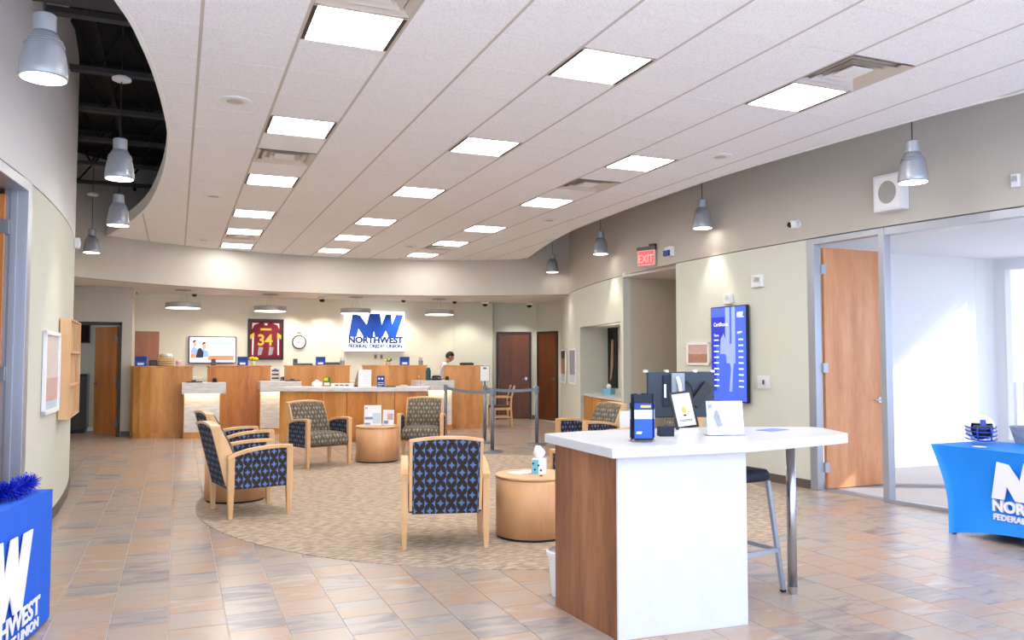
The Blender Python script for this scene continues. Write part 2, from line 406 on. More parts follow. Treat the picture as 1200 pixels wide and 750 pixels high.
for i in range(-14, 45):
    for j in range(-4, 66):
        x = FX+TW*(i+.5); y = TW*(j+.5)+(TW/2 if i % 2 else 0)
        if y > 18.9 or (x > 8.3 and not 9.8 < y < 11.9) or (x > 9.7): continue
        if y < 17.6 and x < lwx(min(y, 17.6))-.3: continue
        if not (9.8 < y < 11.9) and y < 17.5 and x > rwx(y)+.22: continue
        if in_carpet(x, y, .93): continue
        p = px((x, y, 0)); vis = p[2] > .5 and -20 < p[0] < 1220 and p[1] < 765
        cand.append((0 if vis else 1, x*x+y*y, x, y))
cand.sort()
for c in cand[:298]: link('floor_tile', tme, 'slate_tile', floor, (c[2], c[3], 0))
rest = MB()
for c in cand[298:]: rest.add([(v.co.x+c[2], v.co.y+c[3], v.co.z) for v in tme.vertices], [tuple(p.vertices) for p in tme.polygons])
o = rest.build('floor_tile_field', 'slate_tile', floor); o['kind'] = 'stuff'
ell = [(ECX+ERX*math.cos(2*PI*i/96), ECY+ERY*math.sin(2*PI*i/96)) for i in range(96)]
o = MB().prism(ell, -.004, .006).build('carpet', 'carpet_weave', bevel=.003)
tag(o, 'large oval beige woven carpet inlaid in the tile floor under the armchairs', 'carpet')
# ---- cloud ceiling
left = [(-1.9, 1.0), (-1.25, 2.4), (-.75, 3.8), (-.355, 5.296), (-.238, 5.989), (-.156, 6.853), (-.097, 8.043), (-.103, 8.973), (-.178, 10.364), (-.378, 12.287), (-.692, 13.939), (-1.138, 15.70)]
right = [(6.885, 15.95), (6.5, 14.4), (6.209, 13.045), (6.02, 11.9), (5.91, 10.402), (5.858, 8.949), (5.86, 7.498), (6.053, 5.446), (6.245, 4.365), (6.6, 2.9), (7.1, 1.0)]
def smooth(pts, k=5):
    out = []
    for i in range(len(pts)-1):
        p0, p1, p2, p3 = [Vector(pts[max(0, min(len(pts)-1, i+d))]) for d in (-1, 0, 1, 2)]
        for s in range(k):
            u = s/k; out.append(tuple(.5*((2*p1)+(p2-p0)*u+(2*p0-5*p1+4*p2-p3)*u*u+(3*p1-p0-3*p2+p3)*u**3)))
    return out+[tuple(pts[-1])]
far = [(-1.138+(6.885+1.138)*i/24, band_y(-1.138+(6.885+1.138)*i/24)+.0) for i in range(1, 24)]
CLOUD = smooth(left)+far+smooth(right)
def clip(poly, x0, x1, y0, y1):
    for ax, lim, sgn in ((0, x0, 1), (0, x1, -1), (1, y0, 1), (1, y1, -1)):
        out = []
        for i in range(len(poly)):
            a, b2 = poly[i-1], poly[i]; ia, ib = sgn*(a[ax]-lim) >= 0, sgn*(b2[ax]-lim) >= 0
            if ia != ib:
                t_ = (lim-a[ax])/(b2[ax]-a[ax]); out.append((a[0]+(b2[0]-a[0])*t_, a[1]+(b2[1]-a[1])*t_))
            if ib: out.append(b2)
        poly = out
        if len(poly) < 3: return []
    return poly
def area(p): return abs(sum(p[i-1][0]*p[i][1]-p[i][0]*p[i-1][1] for i in range(len(p)))/2)
ceiling = struct(MB().prism(CLOUD, CZ+.06, CZ+.16).build('ceiling', 'white_paint'))
GX, GY, G = .108, 5.509, .6096
LIGHTS = [(1, -1), (4, -1), (7, -1), (1, 3), (4, 3), (7, 3), (1, 7), (4, 7), (7, 7), (1, 11), (4, 11), (7, 11), (1, 14), (4, 14), (1, 17), (4, 17), (7, 17), (7, 14), (1, -5), (4, -5), (7, -5)]
VENTS = [(1, -2), (1, 5), (7, 5), (7, -2), (1, 15), (7, 15)]
full = None
for i in range(-4, 12):
    for j in range(-8, 20):
        if (i, j) in LIGHTS or (i, j) in VENTS: continue
        x0, y0 = GX+G*i, GY+G*j; e = .007
        p = clip(CLOUD, x0+e, x0+G-e, y0+.004, y0+G-.004)
        if not p or area(p) < .01: continue
        if abs(area(p)-(G-2*e)*(G-.008)) < 1e-4:
            if full is None:
                o = MB().box(-G/2+e, G/2-e, -G/2+.004, G/2-.004, CZ+.004, CZ+.03).build('ceiling_tile', 'ceiling_tile', ceiling, (x0+G/2, y0+G/2, 0)); full = o.data
            else: link('ceiling_tile', full, 'ceiling_tile', ceiling, (x0+G/2, y0+G/2, 0))
        else: MB().prism(p, CZ+.004, CZ+.03).build('ceiling_tile', 'ceiling_tile', ceiling)
def crossings(ax, val):     # where the line coordinate[ax] == val enters and leaves the cloud
    out = []
    for i in range(len(CLOUD)):
        a_, b_ = CLOUD[i-1], CLOUD[i]
        if (a_[ax] < val) != (b_[ax] < val): out.append(a_[1-ax]+(b_[1-ax]-a_[1-ax])*(val-a_[ax])/(b_[ax]-a_[ax]))
    out.sort(); return list(zip(out[::2], out[1::2]))
for i in range(-4, 13):
    for a_, b_ in crossings(0, GX+G*i):
        if b_-a_ > .05: B(GX+G*i-.011, GX+G*i+.011, a_, b_, CZ+.003, CZ+.05).build('tee_bar', 'tee_bar', ceiling)
for j in range(-8, 20):
    for a_, b_ in crossings(1, GY+G*j):
        if b_-a_ > .05: B(a_, b_, GY+G*j-.006, GY+G*j+.006, CZ+.007, CZ+.05).build('tee_bar', 'tee_bar', ceiling)
# curved fascia of the cloud, one strip down each long side
for pts in (smooth(left), smooth(right)):
    rings = []
    for i, p in enumerate(pts):
        d = (Vector(pts[min(i+1, len(pts)-1)])-Vector(pts[max(i-1, 0)])).normalized(); n = Vector((-d.y, d.x))*.03
        rings.append([(p[0], p[1], CZ-.004), (p[0]+n.x, p[1]+n.y, CZ-.004), (p[0]+n.x, p[1]+n.y, CZ+.17), (p[0], p[1], CZ+.17)])
    MB().loft(rings).build('fascia', 'white_paint', ceiling)
# ---- curved side walls, the two-tone seam at ZS
arc_wall('wall_left', lwx, -1, 7.32, 17.3, 0, ZS, 'sage')
arc_wall('wall_left_near', lwx, -1, -1.2, 6.12, 0, ZS, 'sage')
arc_wall('wall_left_upper', lwx, -1, -1.2, 17.3, ZS+.012, ZD, 'upper_left', th=.13)
arc_wall('wall_right', rwx, 1, 7.34, 9.93, 0, ZS, 'sage')
arc_wall('wall_right_pier', rwx, 1, 11.70, 11.83, 0, ZS, 'sage')
arc_wall('wall_right_niche_head', rwx, 1, 11.83, 14.23, 2.10, ZS, 'sage')
arc_wall('wall_right_far', rwx, 1, 14.23, 17.35, 0, ZS, 'sage')
arc_wall('wall_right_upper', rwx, 1, -1.2, 17.35, ZS+.012, ZD, 'taupe', th=.13)
# ---- soffit band and low ceiling over the tellers
bx = [(-2.25+(8.0+2.25)*i/40) for i in range(41)]
bp_ = [(x, band_y(x)) for x in bx if abs(x-3.1) < 6.5]
seg_wall('wall_soffit', bp_, ZS, ZD, 'taupe', th=.14)
lowp = [(p[0], p[1]+.02) for p in bp_]+[(8.6, 16.0), (8.6, 20.6), (-2.9, 20.6), (-2.9, 14.6)]
struct(MB().prism(lowp, ZS+.003, ZS+.1).build('ceiling_teller', 'low_ceiling'))
# ---- walls at the back
bwp = [(-.86, 18.46), (.4, 18.66), (1.6, 18.83), (2.85, 18.93), (4.2, 18.94), (6.2, 18.82)]
def bwy(x):
    for a, b2 in zip(bwp, bwp[1:]):
        if a[0] <= x <= b2[0]: return a[1]+(b2[1]-a[1])*(x-a[0])/(b2[0]-a[0])
seg_wall('wall_back', bwp, 0, ZS, 'cream_wall')
seg_wall('wall_back_return', [(6.2, 18.82), (7.1, 18.46), (7.27, 18.76)], 0, ZS, 'sage')
YD = 17.28
xr = ony(142, 430, YD).x; xl = xr-1.04
struct(B(-2.9, xl, YD, YD+.12, 0, ZS).build('wall_door_left', 'taupe'))
o = MB().box(xr, -.80, YD, YD+.12, 0, ZS).box(xl, xr, YD, YD+.12, 2.19, ZS).build('wall_door', 'taupe'); struct(o)
struct(B(-.92, -.80, YD+.12, 18.6, 0, ZS).build('wall_teller_side', 'cream_wall'))
# corridor beyond the tellers: back wall with a door, side wall with a door
cA, cB, cC = Vector((7.27, 18.76)), Vector((8.26, 18.40)), Vector((8.41, 17.33))
seg_wall('wall_corridor', [cA, cB], 0, ZS, 'sage')
seg_wall('wall_corridor_side', [cB, cC], 0, ZS, 'sage')
# room behind the open door at the far left
struct(B(-3.2, .2, 19.9, 20.0, 0, ZS).build('wall_back_office', 'beige_wall'))
struct(B(-3.2, -3.1, 17.4, 20.0, 0, ZS).build('wall_back_office_side', 'beige_wall'))
# ---- side corridor in the right wall
struct(B(rwx(11.7)+.14, 9.6, 11.70, 11.82, 0, ZS).build('wall_passage_far', 'beige_wall'))
struct(B(rwx(9.93)+.14, 9.6, 9.81, 9.93, 0, ZS).build('wall_passage_near', 'beige_wall'))
struct(B(9.6, 9.7, 9.8, 11.82, 0, ZS).build('wall_passage_end', 'beige_wall'))
struct(B(rwx(9.93)+.14, 9.6, 9.93, 11.7, ZS-.03, ZS+.05).build('ceiling_passage', 'low_ceiling'))
# ---- niche with the refreshment counter
nx0, nx1 = rwx(13)+.1, 7.98
struct(B(rwx(14.23)+.06, nx1, 14.231, 14.30, 0, 2.2).build('wall_niche_far', 'sage'))
struct(B(rwx(11.83)+.14, nx1, 11.825, 11.90, 0, 2.2).build('wall_niche_near', 'sage'))
struct(B(nx1, nx1+.08, 11.82, 14.30, 0, 2.2).build('wall_niche_back', 'sage'))
struct(B(rwx(13)+.26, nx1, 11.9, 14.23, 2.10, 2.18).build('ceiling_niche', 'low_ceiling'))
# ---- office behind the glass
struct(B(rwx(7.34)+.2, 11.1, 8.3, 8.42, 0, 2.94).build('wall_office_far', 'office_white'))
struct(B(rwx(-1)+.2, 11.1, -1.2, -1.08, 0, 2.94).build('wall_office_near', 'office_white'))
o = MB()
for (a, c) in ((-1.2, -.6), (2.2, 2.6), (5.2, 5.5), (8.0, 8.42)): o.box(11.1, 11.22, a, c, .35, 2.75)
o.box(11.1, 11.22, -1.2, 8.42, 0, .35).box(11.1, 11.22, -1.2, 8.42, 2.75, 2.94)
struct(o.build('wall_office_outer', 'office_white'))
struct(MB().prism([(rwx(y)+.15, y) for y in (-1.2, 0, 1, 2, 3, 4, 5, 6, 7, 7.8, 8.42)]+[(11.2, 8.42), (11.2, -1.2)], 2.94, 3.04).build('ceiling_office', 'office_white'))
struct(MB().prism([(rwx(y)+.02, y) for y in (-1.2, 1, 3, 5, 6.4, 7.3)]+[(rwx(8.3)+.14, 7.3), (rwx(8.3)+.14, 8.3), (11.1, 8.3), (11.1, -1.2)], -.004, .004).build('floor_office', 'office_carpet'))
struct(B(10.9, 60, -30, 40, -.35, -.14).build('ground_outside', 'asphalt'))
# ---- glass front of the office: frame, two panes, open door
gf = thing('window_1', '', '', (0, 0, 0)); del gf['label'], gf['category']; gf['kind'] = 'structure'
def frame_post(y0, y1, z0, z1, parent, name='window_frame', d=.08):
    mb = MB(); mb.loft([[(rwx(y)-.012, y, z0), (rwx(y)+d, y, z0), (rwx(y)+d, y, z1), (rwx(y)-.012, y, z1)] for y in (y0, y1)])
    return mb.build(name, 'aluminium', parent, bevel=.004)
frame_post(6.335, 6.405, 0, ZS, gf)
for k in range(7):
    a, c = -1.1+(6.33+1.1)*k/7, -1.1+(6.33+1.1)*(k+1)/7
    frame_post(a, c, ZS-.085, ZS, gf); frame_post(a, c, 0, .035, gf)
yj = onarc(1140, 420).y
for a, c in ((yj+.004, 6.33), (3.6, yj-.004), (1.2, 3.59), (-1.1, 1.19)):
    n = 5; rings = []
    for i in range(n+1):
        y = a+(c-a)*i/n; rings.append([(rwx(y)+.05, y, .035), (rwx(y)+.062, y, .035), (rwx(y)+.062, y, ZS-.085), (rwx(y)+.05, y, ZS-.085)])
    MB().loft(rings).build('pane', 'glass', gf)
df = thing('door_1', '', ''); del df['label'], df['category']; df['kind'] = 'structure'
frame_post(7.235, 7.34, 0, ZS, df, 'door_frame'); frame_post(6.405, 7.235, ZS-.07, ZS, df, 'door_frame')
def door_leaf(parent, hx, hy, ang, w, h, mat, knob=1, t=.045, hinges=True, flip=1, lever='steel'):
    # hinge line at (hx, hy); leaf runs along direction ang
    M_ = Matrix.Translation((hx, hy, 0)) @ Matrix.Rotation(ang, 4, 'Z')
    lf = MB().box(.0, w, -t/2, t/2, .012, h, M=M_).build('door_leaf', mat, parent, bevel=.003)
    if hinges:
        for z in (.25, 1.05*h/2.1, h-.25):
            MB().box(-.03, .035, -t/2-.006, t/2+.006, z-.055, z+.055, M=M_).build('hinge', 'aluminium', lf)
    for s in (-1, 1):
        hd = MB(); hd.cyl(M_ @ Vector((w-.10, s*t/2, 1.0)), M_ @ Vector((w-.10, s*(t/2+.05), 1.0)), .012, n=10)
        hd.cyl(M_ @ Vector((w-.10, s*(t/2), 1.0)), M_ @ Vector((w-.10, s*(t/2+.012), 1.0)), .033, n=14)
        hd.cyl(M_ @ Vector((w-.09, s*(t/2+.05), 1.0)), M_ @ Vector((w-.22, s*(t/2+.05), 1.0)), .010, n=10)
        hd.build('door_handle', lever, lf, smooth=False)
    return lf
door_leaf(df, rwx(7.25)+.11, 7.235, math.radians(1), .92, 2.76, 'wood_door_pale')
# ---- door in the left wall (open, only its hinge edge in view)
dl = thing('door_2', '', ''); del dl['label'], dl['category']; dl['kind'] = 'structure'
def lpost(y0, y1, z0, z1, d=.15):
    MB().loft([[(lwx(y)+.014, y, z0), (lwx(y)-d, y, z0), (lwx(y)-d, y, z1), (lwx(y)+.014, y, z1)] for y in (y0, y1)]).build('door_frame', 'aluminium', dl, bevel=.004)
lpost(7.20, 7.32, 0, ZS); lpost(6.22, 7.20, ZS-.08, ZS); lpost(6.12, 6.22, 0, ZS)
MB().loft([[(lwx(y)-.06, y, .0), (lwx(y)-.10, y, 0), (lwx(y)-.10, y, ZS-.08), (lwx(y)-.06, y, ZS-.08)] for y in (7.175, 7.20)]).build('door_stop', 'aluminium', dl)
door_leaf(dl, lwx(7.2)-.135, 7.17, math.radians(176), .92, 2.74, 'wood_door')
struct(B(-4.1, -4.0, 3, 9, 0, 3.0).build('wall_side_office', 'beige_wall'))
struct(MB().prism([(-4.1, 3.), (lwx(3.)-.13, 3.), (lwx(6)-.13, 6), (lwx(9)-.14, 9.), (-4.1, 9.)], ZS+.02, ZS+.1).build('ceiling_side_office', 'low_ceiling'))
struct(B(-4.1, lwx(9)-.14, 8.9, 9.0, 0, 3.0).build('wall_side_office_far', 'beige_wall'))
struct(B(-4.1, lwx(3)-.14, 3.0, 3.1, 0, 3.0).build('wall_side_office_near', 'beige_wall'))
# ---- doors at the back
d3 = thing('door_3', '', ''); del d3['label'], d3['category']; d3['kind'] = 'structure'
for a, c, z0, z1 in ((xr-.055, xr, 0, 2.19), (xl, xl+.055, 0, 2.19), (xl, xr, 2.13, 2.19)):
    B(a, c, YD-.02, YD+.14, z0, z1).build('door_frame', 'dark_frame', d3, bevel=.004)
hl = Vector((xr-.075, YD+.09)); fl_ = Vector((-1.60, 17.92)); dv = fl_-hl
door_leaf(d3, hl.x, hl.y, math.radians(120), .86, 2.11, 'wood_door')
def flat_door(name, A, Bp, mat, h=2.1, lever_end=1):
    # closed door in a wall running A -> Bp, room side on the right of travel
    r_ = thing(name, '', ''); del r_['label'], r_['category']; r_['kind'] = 'structure'
    d = (Bp-A); L = d.length; M_ = Matrix.Translation((A.x, A.y, 0)) @ Matrix.Rotation(math.atan2(d.y, d.x), 4, 'Z')
    for a, c, z0, z1 in ((-.055, 0, 0, h+.055), (L, L+.055, 0, h+.055), (0, L, h, h+.055)):
        MB().box(a, c, -.03, .03, z0, z1, M=M_).build('door_frame', 'dark_frame', r_)
    lf = MB().box(0.004, L-.004, -.018, .02, .01, h-.004, M=M_).build('door_leaf', mat, r_)
    x = L-.08 if lever_end else .08
    hd = MB().cyl(M_ @ Vector((x, -.018, 1.0)), M_ @ Vector((x, -.07, 1.0)), .013, n=10).cyl(M_ @ Vector((x, -.07, 1.0)), M_ @ Vector((x-.13*(1 if lever_end else -1), -.07, 1.0)), .012, n=10)
    hd.cyl(M_ @ Vector((x, -.018, 1.0)), M_ @ Vector((x, -.03, 1.0)), .036, n=14); hd.build('door_handle', 'steel', lf)
    return r_
u_ = (cB-cA).normalized()
flat_door('door_4', cA+u_*.10, cA+u_*.86, 'wood_door_dark')
v_ = (cC-cB).normalized()
flat_door('door_5', cB+v_*.10, cB+v_*.90, 'wood_door_dark')
# ---- baseboards
def bboard(name, pts, h=.1, th=-.015): return seg_wall(name, pts, 0, h, 'baseboard', th=th)
bboard('baseboard_right', [(rwx(y), y) for y in (7.345, 8, 8.6, 9.3, 9.93)][::1], th=.015)
bboard('baseboard_right_far', [(rwx(y), y) for y in (14.24, 15, 16, 17.3)], th=.015)
bboard('baseboard_left', [(lwx(y), y) for y in (7.33, 8, 9, 10, 11, 12, 13, 14, 15, 16, 17.25)], th=-.015)
bboard('baseboard_back', [(xr+.01, YD), (-.80, YD)]); bboard('baseboard_corridor', [cA+u_*.93, cB-u_*.02])
bboard('baseboard_passage', [(rwx(11.7)+.03, 11.70), (9.55, 11.70)])
# ---- roof deck and open-web joists over the side slots
struct(B(-3.6, 9.2, -1.2, 17.7, ZD, ZD+.1).build('ceiling_deck', 'deck_black'))
jn = 0
for y in (7.6, 9.05, 10.5, 11.95, 13.4, 14.85, 16.3):
    jn += 1
    j = thing('trim_%d' % jn, '', '', (0, y, 0)); del j['label'], j['category']; j['kind'] = 'structure'
    xa, xb = lwx(y)-.0+.01, .9
    B(xa, xb, -.05, .05, 4.36, 4.41).build('bottom_chord', 'joist_grey', j); B(xa, xb, -.05, .05, 4.86, 4.92).build('top_chord', 'deck_black', j)
    n = 8
    for k in range(n):
        x0 = xa+(xb-xa)*k/n; x1 = xa+(xb-xa)*(k+1)/n
        z0, z1 = (4.40, 4.87) if k % 2 else (4.87, 4.40)
        MB().cyl((x0, 0, z0), (x1, 0, z1), .016, n=6).build('web_bar', 'deck_black', j)
struct(B(lwx(7)+.02, .9, 7.0, 7.16, 4.27, 4.43).build('trim_20', 'joist_grey'))
for k, x in enumerate((-.75, -.2, .35)): struct(B(x-.02, x+.02, 5.2, 16.6, 4.50, 4.54).build('trim_%d' % (21+k), 'deck_black'))
# ================================================================== LAMPS AND CEILING FITTINGS
def square_ring(mb, a, b2, z0, z1):     # sloping square collar from half-width a at z0 to b2 at z1
    A = [(-a, -a, z0), (a, -a, z0), (a, a, z0), (-a, a, z0)]; C_ = [(-b2, -b2, z1), (b2, -b2, z1), (b2, b2, z1), (-b2, b2, z1)]
    return mb.loft([A, C_], cap=False)
h = G/2-.012
file_exit = 'file nearest the exit sign'
ORD = ['first', 'second', 'third', 'fourth', 'fifth', 'sixth', 'seventh', 'eighth']
def ordn(j, js): return ORD[sorted(set(js), reverse=True).index(j)]
FILE = {0: 'file nearest the exposed joists', 1: 'file nearest the exposed joists', 4: 'middle file', 6: 'middle file', 7: file_exit, 8: file_exit}
tr = thing('ceiling_light', 'square white fluorescent troffer directly beside a stepped air diffuser', 'ceiling light', group='square ceiling lights')
for s in (-1, 1):
    B(-h, h, s*(h-.006)-.006, s*(h-.006)+.006, .0, .03).build('frame', 'tee_bar', tr)
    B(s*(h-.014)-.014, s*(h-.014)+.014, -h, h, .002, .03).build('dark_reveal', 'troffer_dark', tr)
mb = MB().box(-h+.028, h-.028, -h+.012, h-.012, .006, .02); mb.build('diffuser', 'lamp_white', tr)
for k, (i, j) in enumerate(LIGHTS):
    c = (GX+G*(i+.5), GY+G*(j+.5), CZ)
    lab = 'square white fluorescent troffer, %s from the soffit in the %s' % (ordn(j, [q[1] for q in LIGHTS if q[0] == i]), FILE[i])
    o = tr if k == 0 else dup(tr, c, 0)
    o.location = c; o['label'] = lab
vt = thing('ceiling_vent', 'square stepped metal air diffuser set flush in the tile ceiling', 'vent', group='square ceiling vents')
MB().box(-h, h, -h, h, .05, .06).build('backing', 'tee_bar', vt)
for a, c_, z0, z1 in ((h, h-.05, 0, .03), (h-.07, h-.115, .004, .04), (h-.14, h-.18, .008, .045)):
    square_ring(MB(), a, c_, z0, z1).build('louvre', 'vent_metal', vt)
MB().box(-.1, .1, -.1, .1, .012, .02).build('center_plate', 'white_plastic', vt)
for k, (i, j) in enumerate(VENTS):
    c = (GX+G*(i+.5), GY+G*(j+.5), CZ)
    o = vt if k == 0 else dup(vt, c, 0)
    o.location = c; o['label'] = 'stepped metal air diffuser, %s from the soffit in the %s' % (ordn(j, [q[1] for q in VENTS if q[0] == i]), FILE[i])
sp_ = thing('ceiling_speaker', 'round white speaker grille in the tile ceiling', 'speaker', group='round ceiling speakers')
MB().lathe([(.13, .004), (.125, -.006), (.11, -.008)], 28).build('trim_ring', 'white_plastic', sp_); MB().lathe([(.108, -.004), (.05, -.010), (.001, -.012)], 28).build('grille', 'tee_bar', sp_, smooth=True)
SPK = [(0, 2), (0, 9), (0, 16), (8, 2), (8, 9), (6, 15)]
for k, (i, j) in enumerate(SPK):
    c = (GX+G*(i+.5), GY+G*(j+.5), CZ)
    o = sp_ if k == 0 else dup(sp_, c, 0)
    o.location = c; o['label'] = 'round white ceiling speaker, %s from the soffit in the %s' % (ordn(j, [q[1] for q in SPK if q[0] == i]), FILE[i])
# bell pendants, local origin at the ceiling end of the cord
BELLS = [(-.75, 5.37, 3.12, 'grey metal bell pendant over the open door in the curved wall'), (-.53, 8.44, 3.18, 'grey metal bell pendant hung below a white junction disc under dark joists'),
         (-.69, 10.94, 3.11, 'grey metal bell pendant deeper in the dark slot beside the curved ceiling edge'), (-1.31, 14.76, 3.21, 'grey metal bell pendant against the taupe soffit by the far door'),
         (6.22, 5.42, 3.10, 'grey metal bell pendant in front of the square wall speaker'), (6.44, 8.96, 3.22, 'grey metal bell pendant above the blue portrait screen'),
         (6.62, 12.1, 3.26, 'grey metal bell pendant near the exit sign above the niche wall'), (7.25, 15.35, 3.30, 'grey metal bell pendant at the corner of the soffit and the curved wall')]
P0 = None; CORDS = []
for bx_, by_, bz_, lab in BELLS:
    if P0 is None:
        P0 = thing('bell_pendant', lab, 'pendant lamp', (bx_, by_, bz_), group='bell pendants')
        prof = [(.125, 0), (.130, .012), (.128, .05), (.118, .13), (.100, .20), (.078, .255), (.064, .275)]
        MB().lathe(prof, 32).build('shade', 'pendant_grey', P0, smooth=True)
        MB().lathe([(.120, -.002), (.001, -.003)], 32).build('lens', 'lamp_bell', P0)
        MB().lathe([(.062, .272), (.062, .375), (.05, .385), (.001, .387)], 24).build('neck', 'pendant_grey', P0, smooth=False)
        for z in (.19, .205, .22): MB().lathe([(.106-(z-.19)*.35, z), (.110-(z-.19)*.35, z+.004), (.104-(z-.19)*.35, z+.008)], 32, cap=False).build('groove_ring', 'pendant_grey', P0)
        spot('pendant_glow', (0, 0, -.02), (0, 0, -1), 45, 75, .6, parent=P0, r=.06)
    else:
        c = dup(P0, (bx_, by_, bz_), 0, lab)
    CORDS.append((c if len(CORDS) else P0, bz_))
for k, (o, z) in enumerate(CORDS):
    MB().cyl((0, 0, .386), (0, 0, ZD-z), .005, n=8).build('cord', 'black', o)
    if k in (1, 3): MB().lathe([(.05, .93), (.085, .945), (.085, .965), (.05, .985), (.001, .986)], 24).build('junction_disc', 'white_plastic', o)
# drum pendants over the tellers
dp = None
DR = [onz(215, 340, ZS), onz(317, 345, ZS), onz(417, 348.5, ZS), onz(515, 350.5, ZS)]
dl_ = ['slim grey drum pendant in front of the wall television', 'slim grey drum pendant above the framed jersey', 'slim grey drum pendant overlapping the lit logo sign', 'slim grey drum pendant above the man at the end teller station']
for p, lab in zip(DR, dl_):
    if dp is None:
        dp = thing('drum_pendant', lab, 'pendant lamp', p, group='drum pendants')
        MB().lathe([(.155, -.012), (.155, 0), (.001, 0)], 32).build('canopy', 'drum_grey', dp)
        for k in range(3):
            a = 2*PI*k/3+.4; MB().cyl((.03*math.cos(a), .03*math.sin(a), -.01), (.10*math.cos(a), .10*math.sin(a), -.26), .003, n=6).build('suspension_wire', 'drum_grey', dp)
        MB().lathe([(.33, -.36), (.335, -.35), (.335, -.262), (.33, -.255), (.001, -.25)], 40, cap=True).build('drum_shade', 'drum_grey', dp)
        MB().lathe([(.318, -.364), (.001, -.368)], 40).build('diffuser', 'lamp_drum', dp)
    else: dup(dp, p, 0, lab)
# recessed cans washing the back wall, and one in the corridor
cn = None
for (x, y, lab) in [(.9, 18.05, None), (2.35, 18.35, 'round recessed downlight above the wall clock'), (3.1, 18.4, 'round recessed downlight between the clock and the lit logo sign'), (4.9, 18.35, 'round recessed downlight above the end of the lit logo sign'), (6.3, 18.1, 'round recessed downlight above the corridor end teller desk'), (7.62, 17.9, 'round recessed downlight beside the dome camera in the corridor ceiling')]:
    if cn is None:
        cn = thing('downlight', 'round recessed downlight above the wall television', 'ceiling light', (x, y, ZS), group='recessed downlights')
        MB().lathe([(.085, .004), (.085, -.006), (.07, -.006)], 24).build('trim_ring', 'white_plastic', cn)
        MB().lathe([(.068, -.003), (.001, -.002)], 24).build('lens', 'lamp_bell', cn)
        spot('downlight_glow', (0, 0, -.03), (0, .12, -1), 60, 100, .7, parent=cn)
    else: dup(cn, (x, y, ZS), 0, lab)
# dome cameras and small black sensors on the low ceiling
dc = None
for q, lab in (((377, 348), 'black dome camera under the teller ceiling near the clock'), ((554, 356), 'black dome camera under the teller ceiling by the corridor'), ((613, 356), 'black dome camera beside the corridor downlight')):
    p = onz(q[0], q[1], ZS); p.y = min(p.y, 18.2)
    if dc is None:
        dc = thing('dome_camera', lab, 'security camera', p, group='dome cameras')
        MB().lathe([(.085, 0), (.085, -.05), (.075, -.06), (.001, -.06)], 20).build('housing', 'white_plastic', dc)
        MB().lathe([(.062, -.058), (.058, -.09), (.036, -.115), (.001, -.122)], 20).build('dome', 'black_gloss', dc, smooth=True)
    else: dup(dc, p, 0, lab)
sn = None
for q, lab in (((159, 344), 'small black camera puck at the corner above the wood panel'), ((227, 347), 'small black camera puck on the ceiling beside the first drum pendant'), ((464, 354), 'small black camera puck above the lit logo sign'), ((525, 355), 'small black camera puck at the corner above the last drum pendant')):
    p = onz(q[0], q[1], ZS); p.y = min(p.y, 18.5)
    if sn is None:
        sn = thing('camera_puck', lab, 'security camera', p, group='camera pucks'); MB().lathe([(.05, 0), (.05, -.03), (.03, -.05), (.001, -.052)], 14).build('body', 'black', sn); MB().lathe([(.02, -.05), (.015, -.058), (.001, -.06)], 10).build('lens', 'black_gloss', sn)
    else: dup(sn, p, 0, lab)
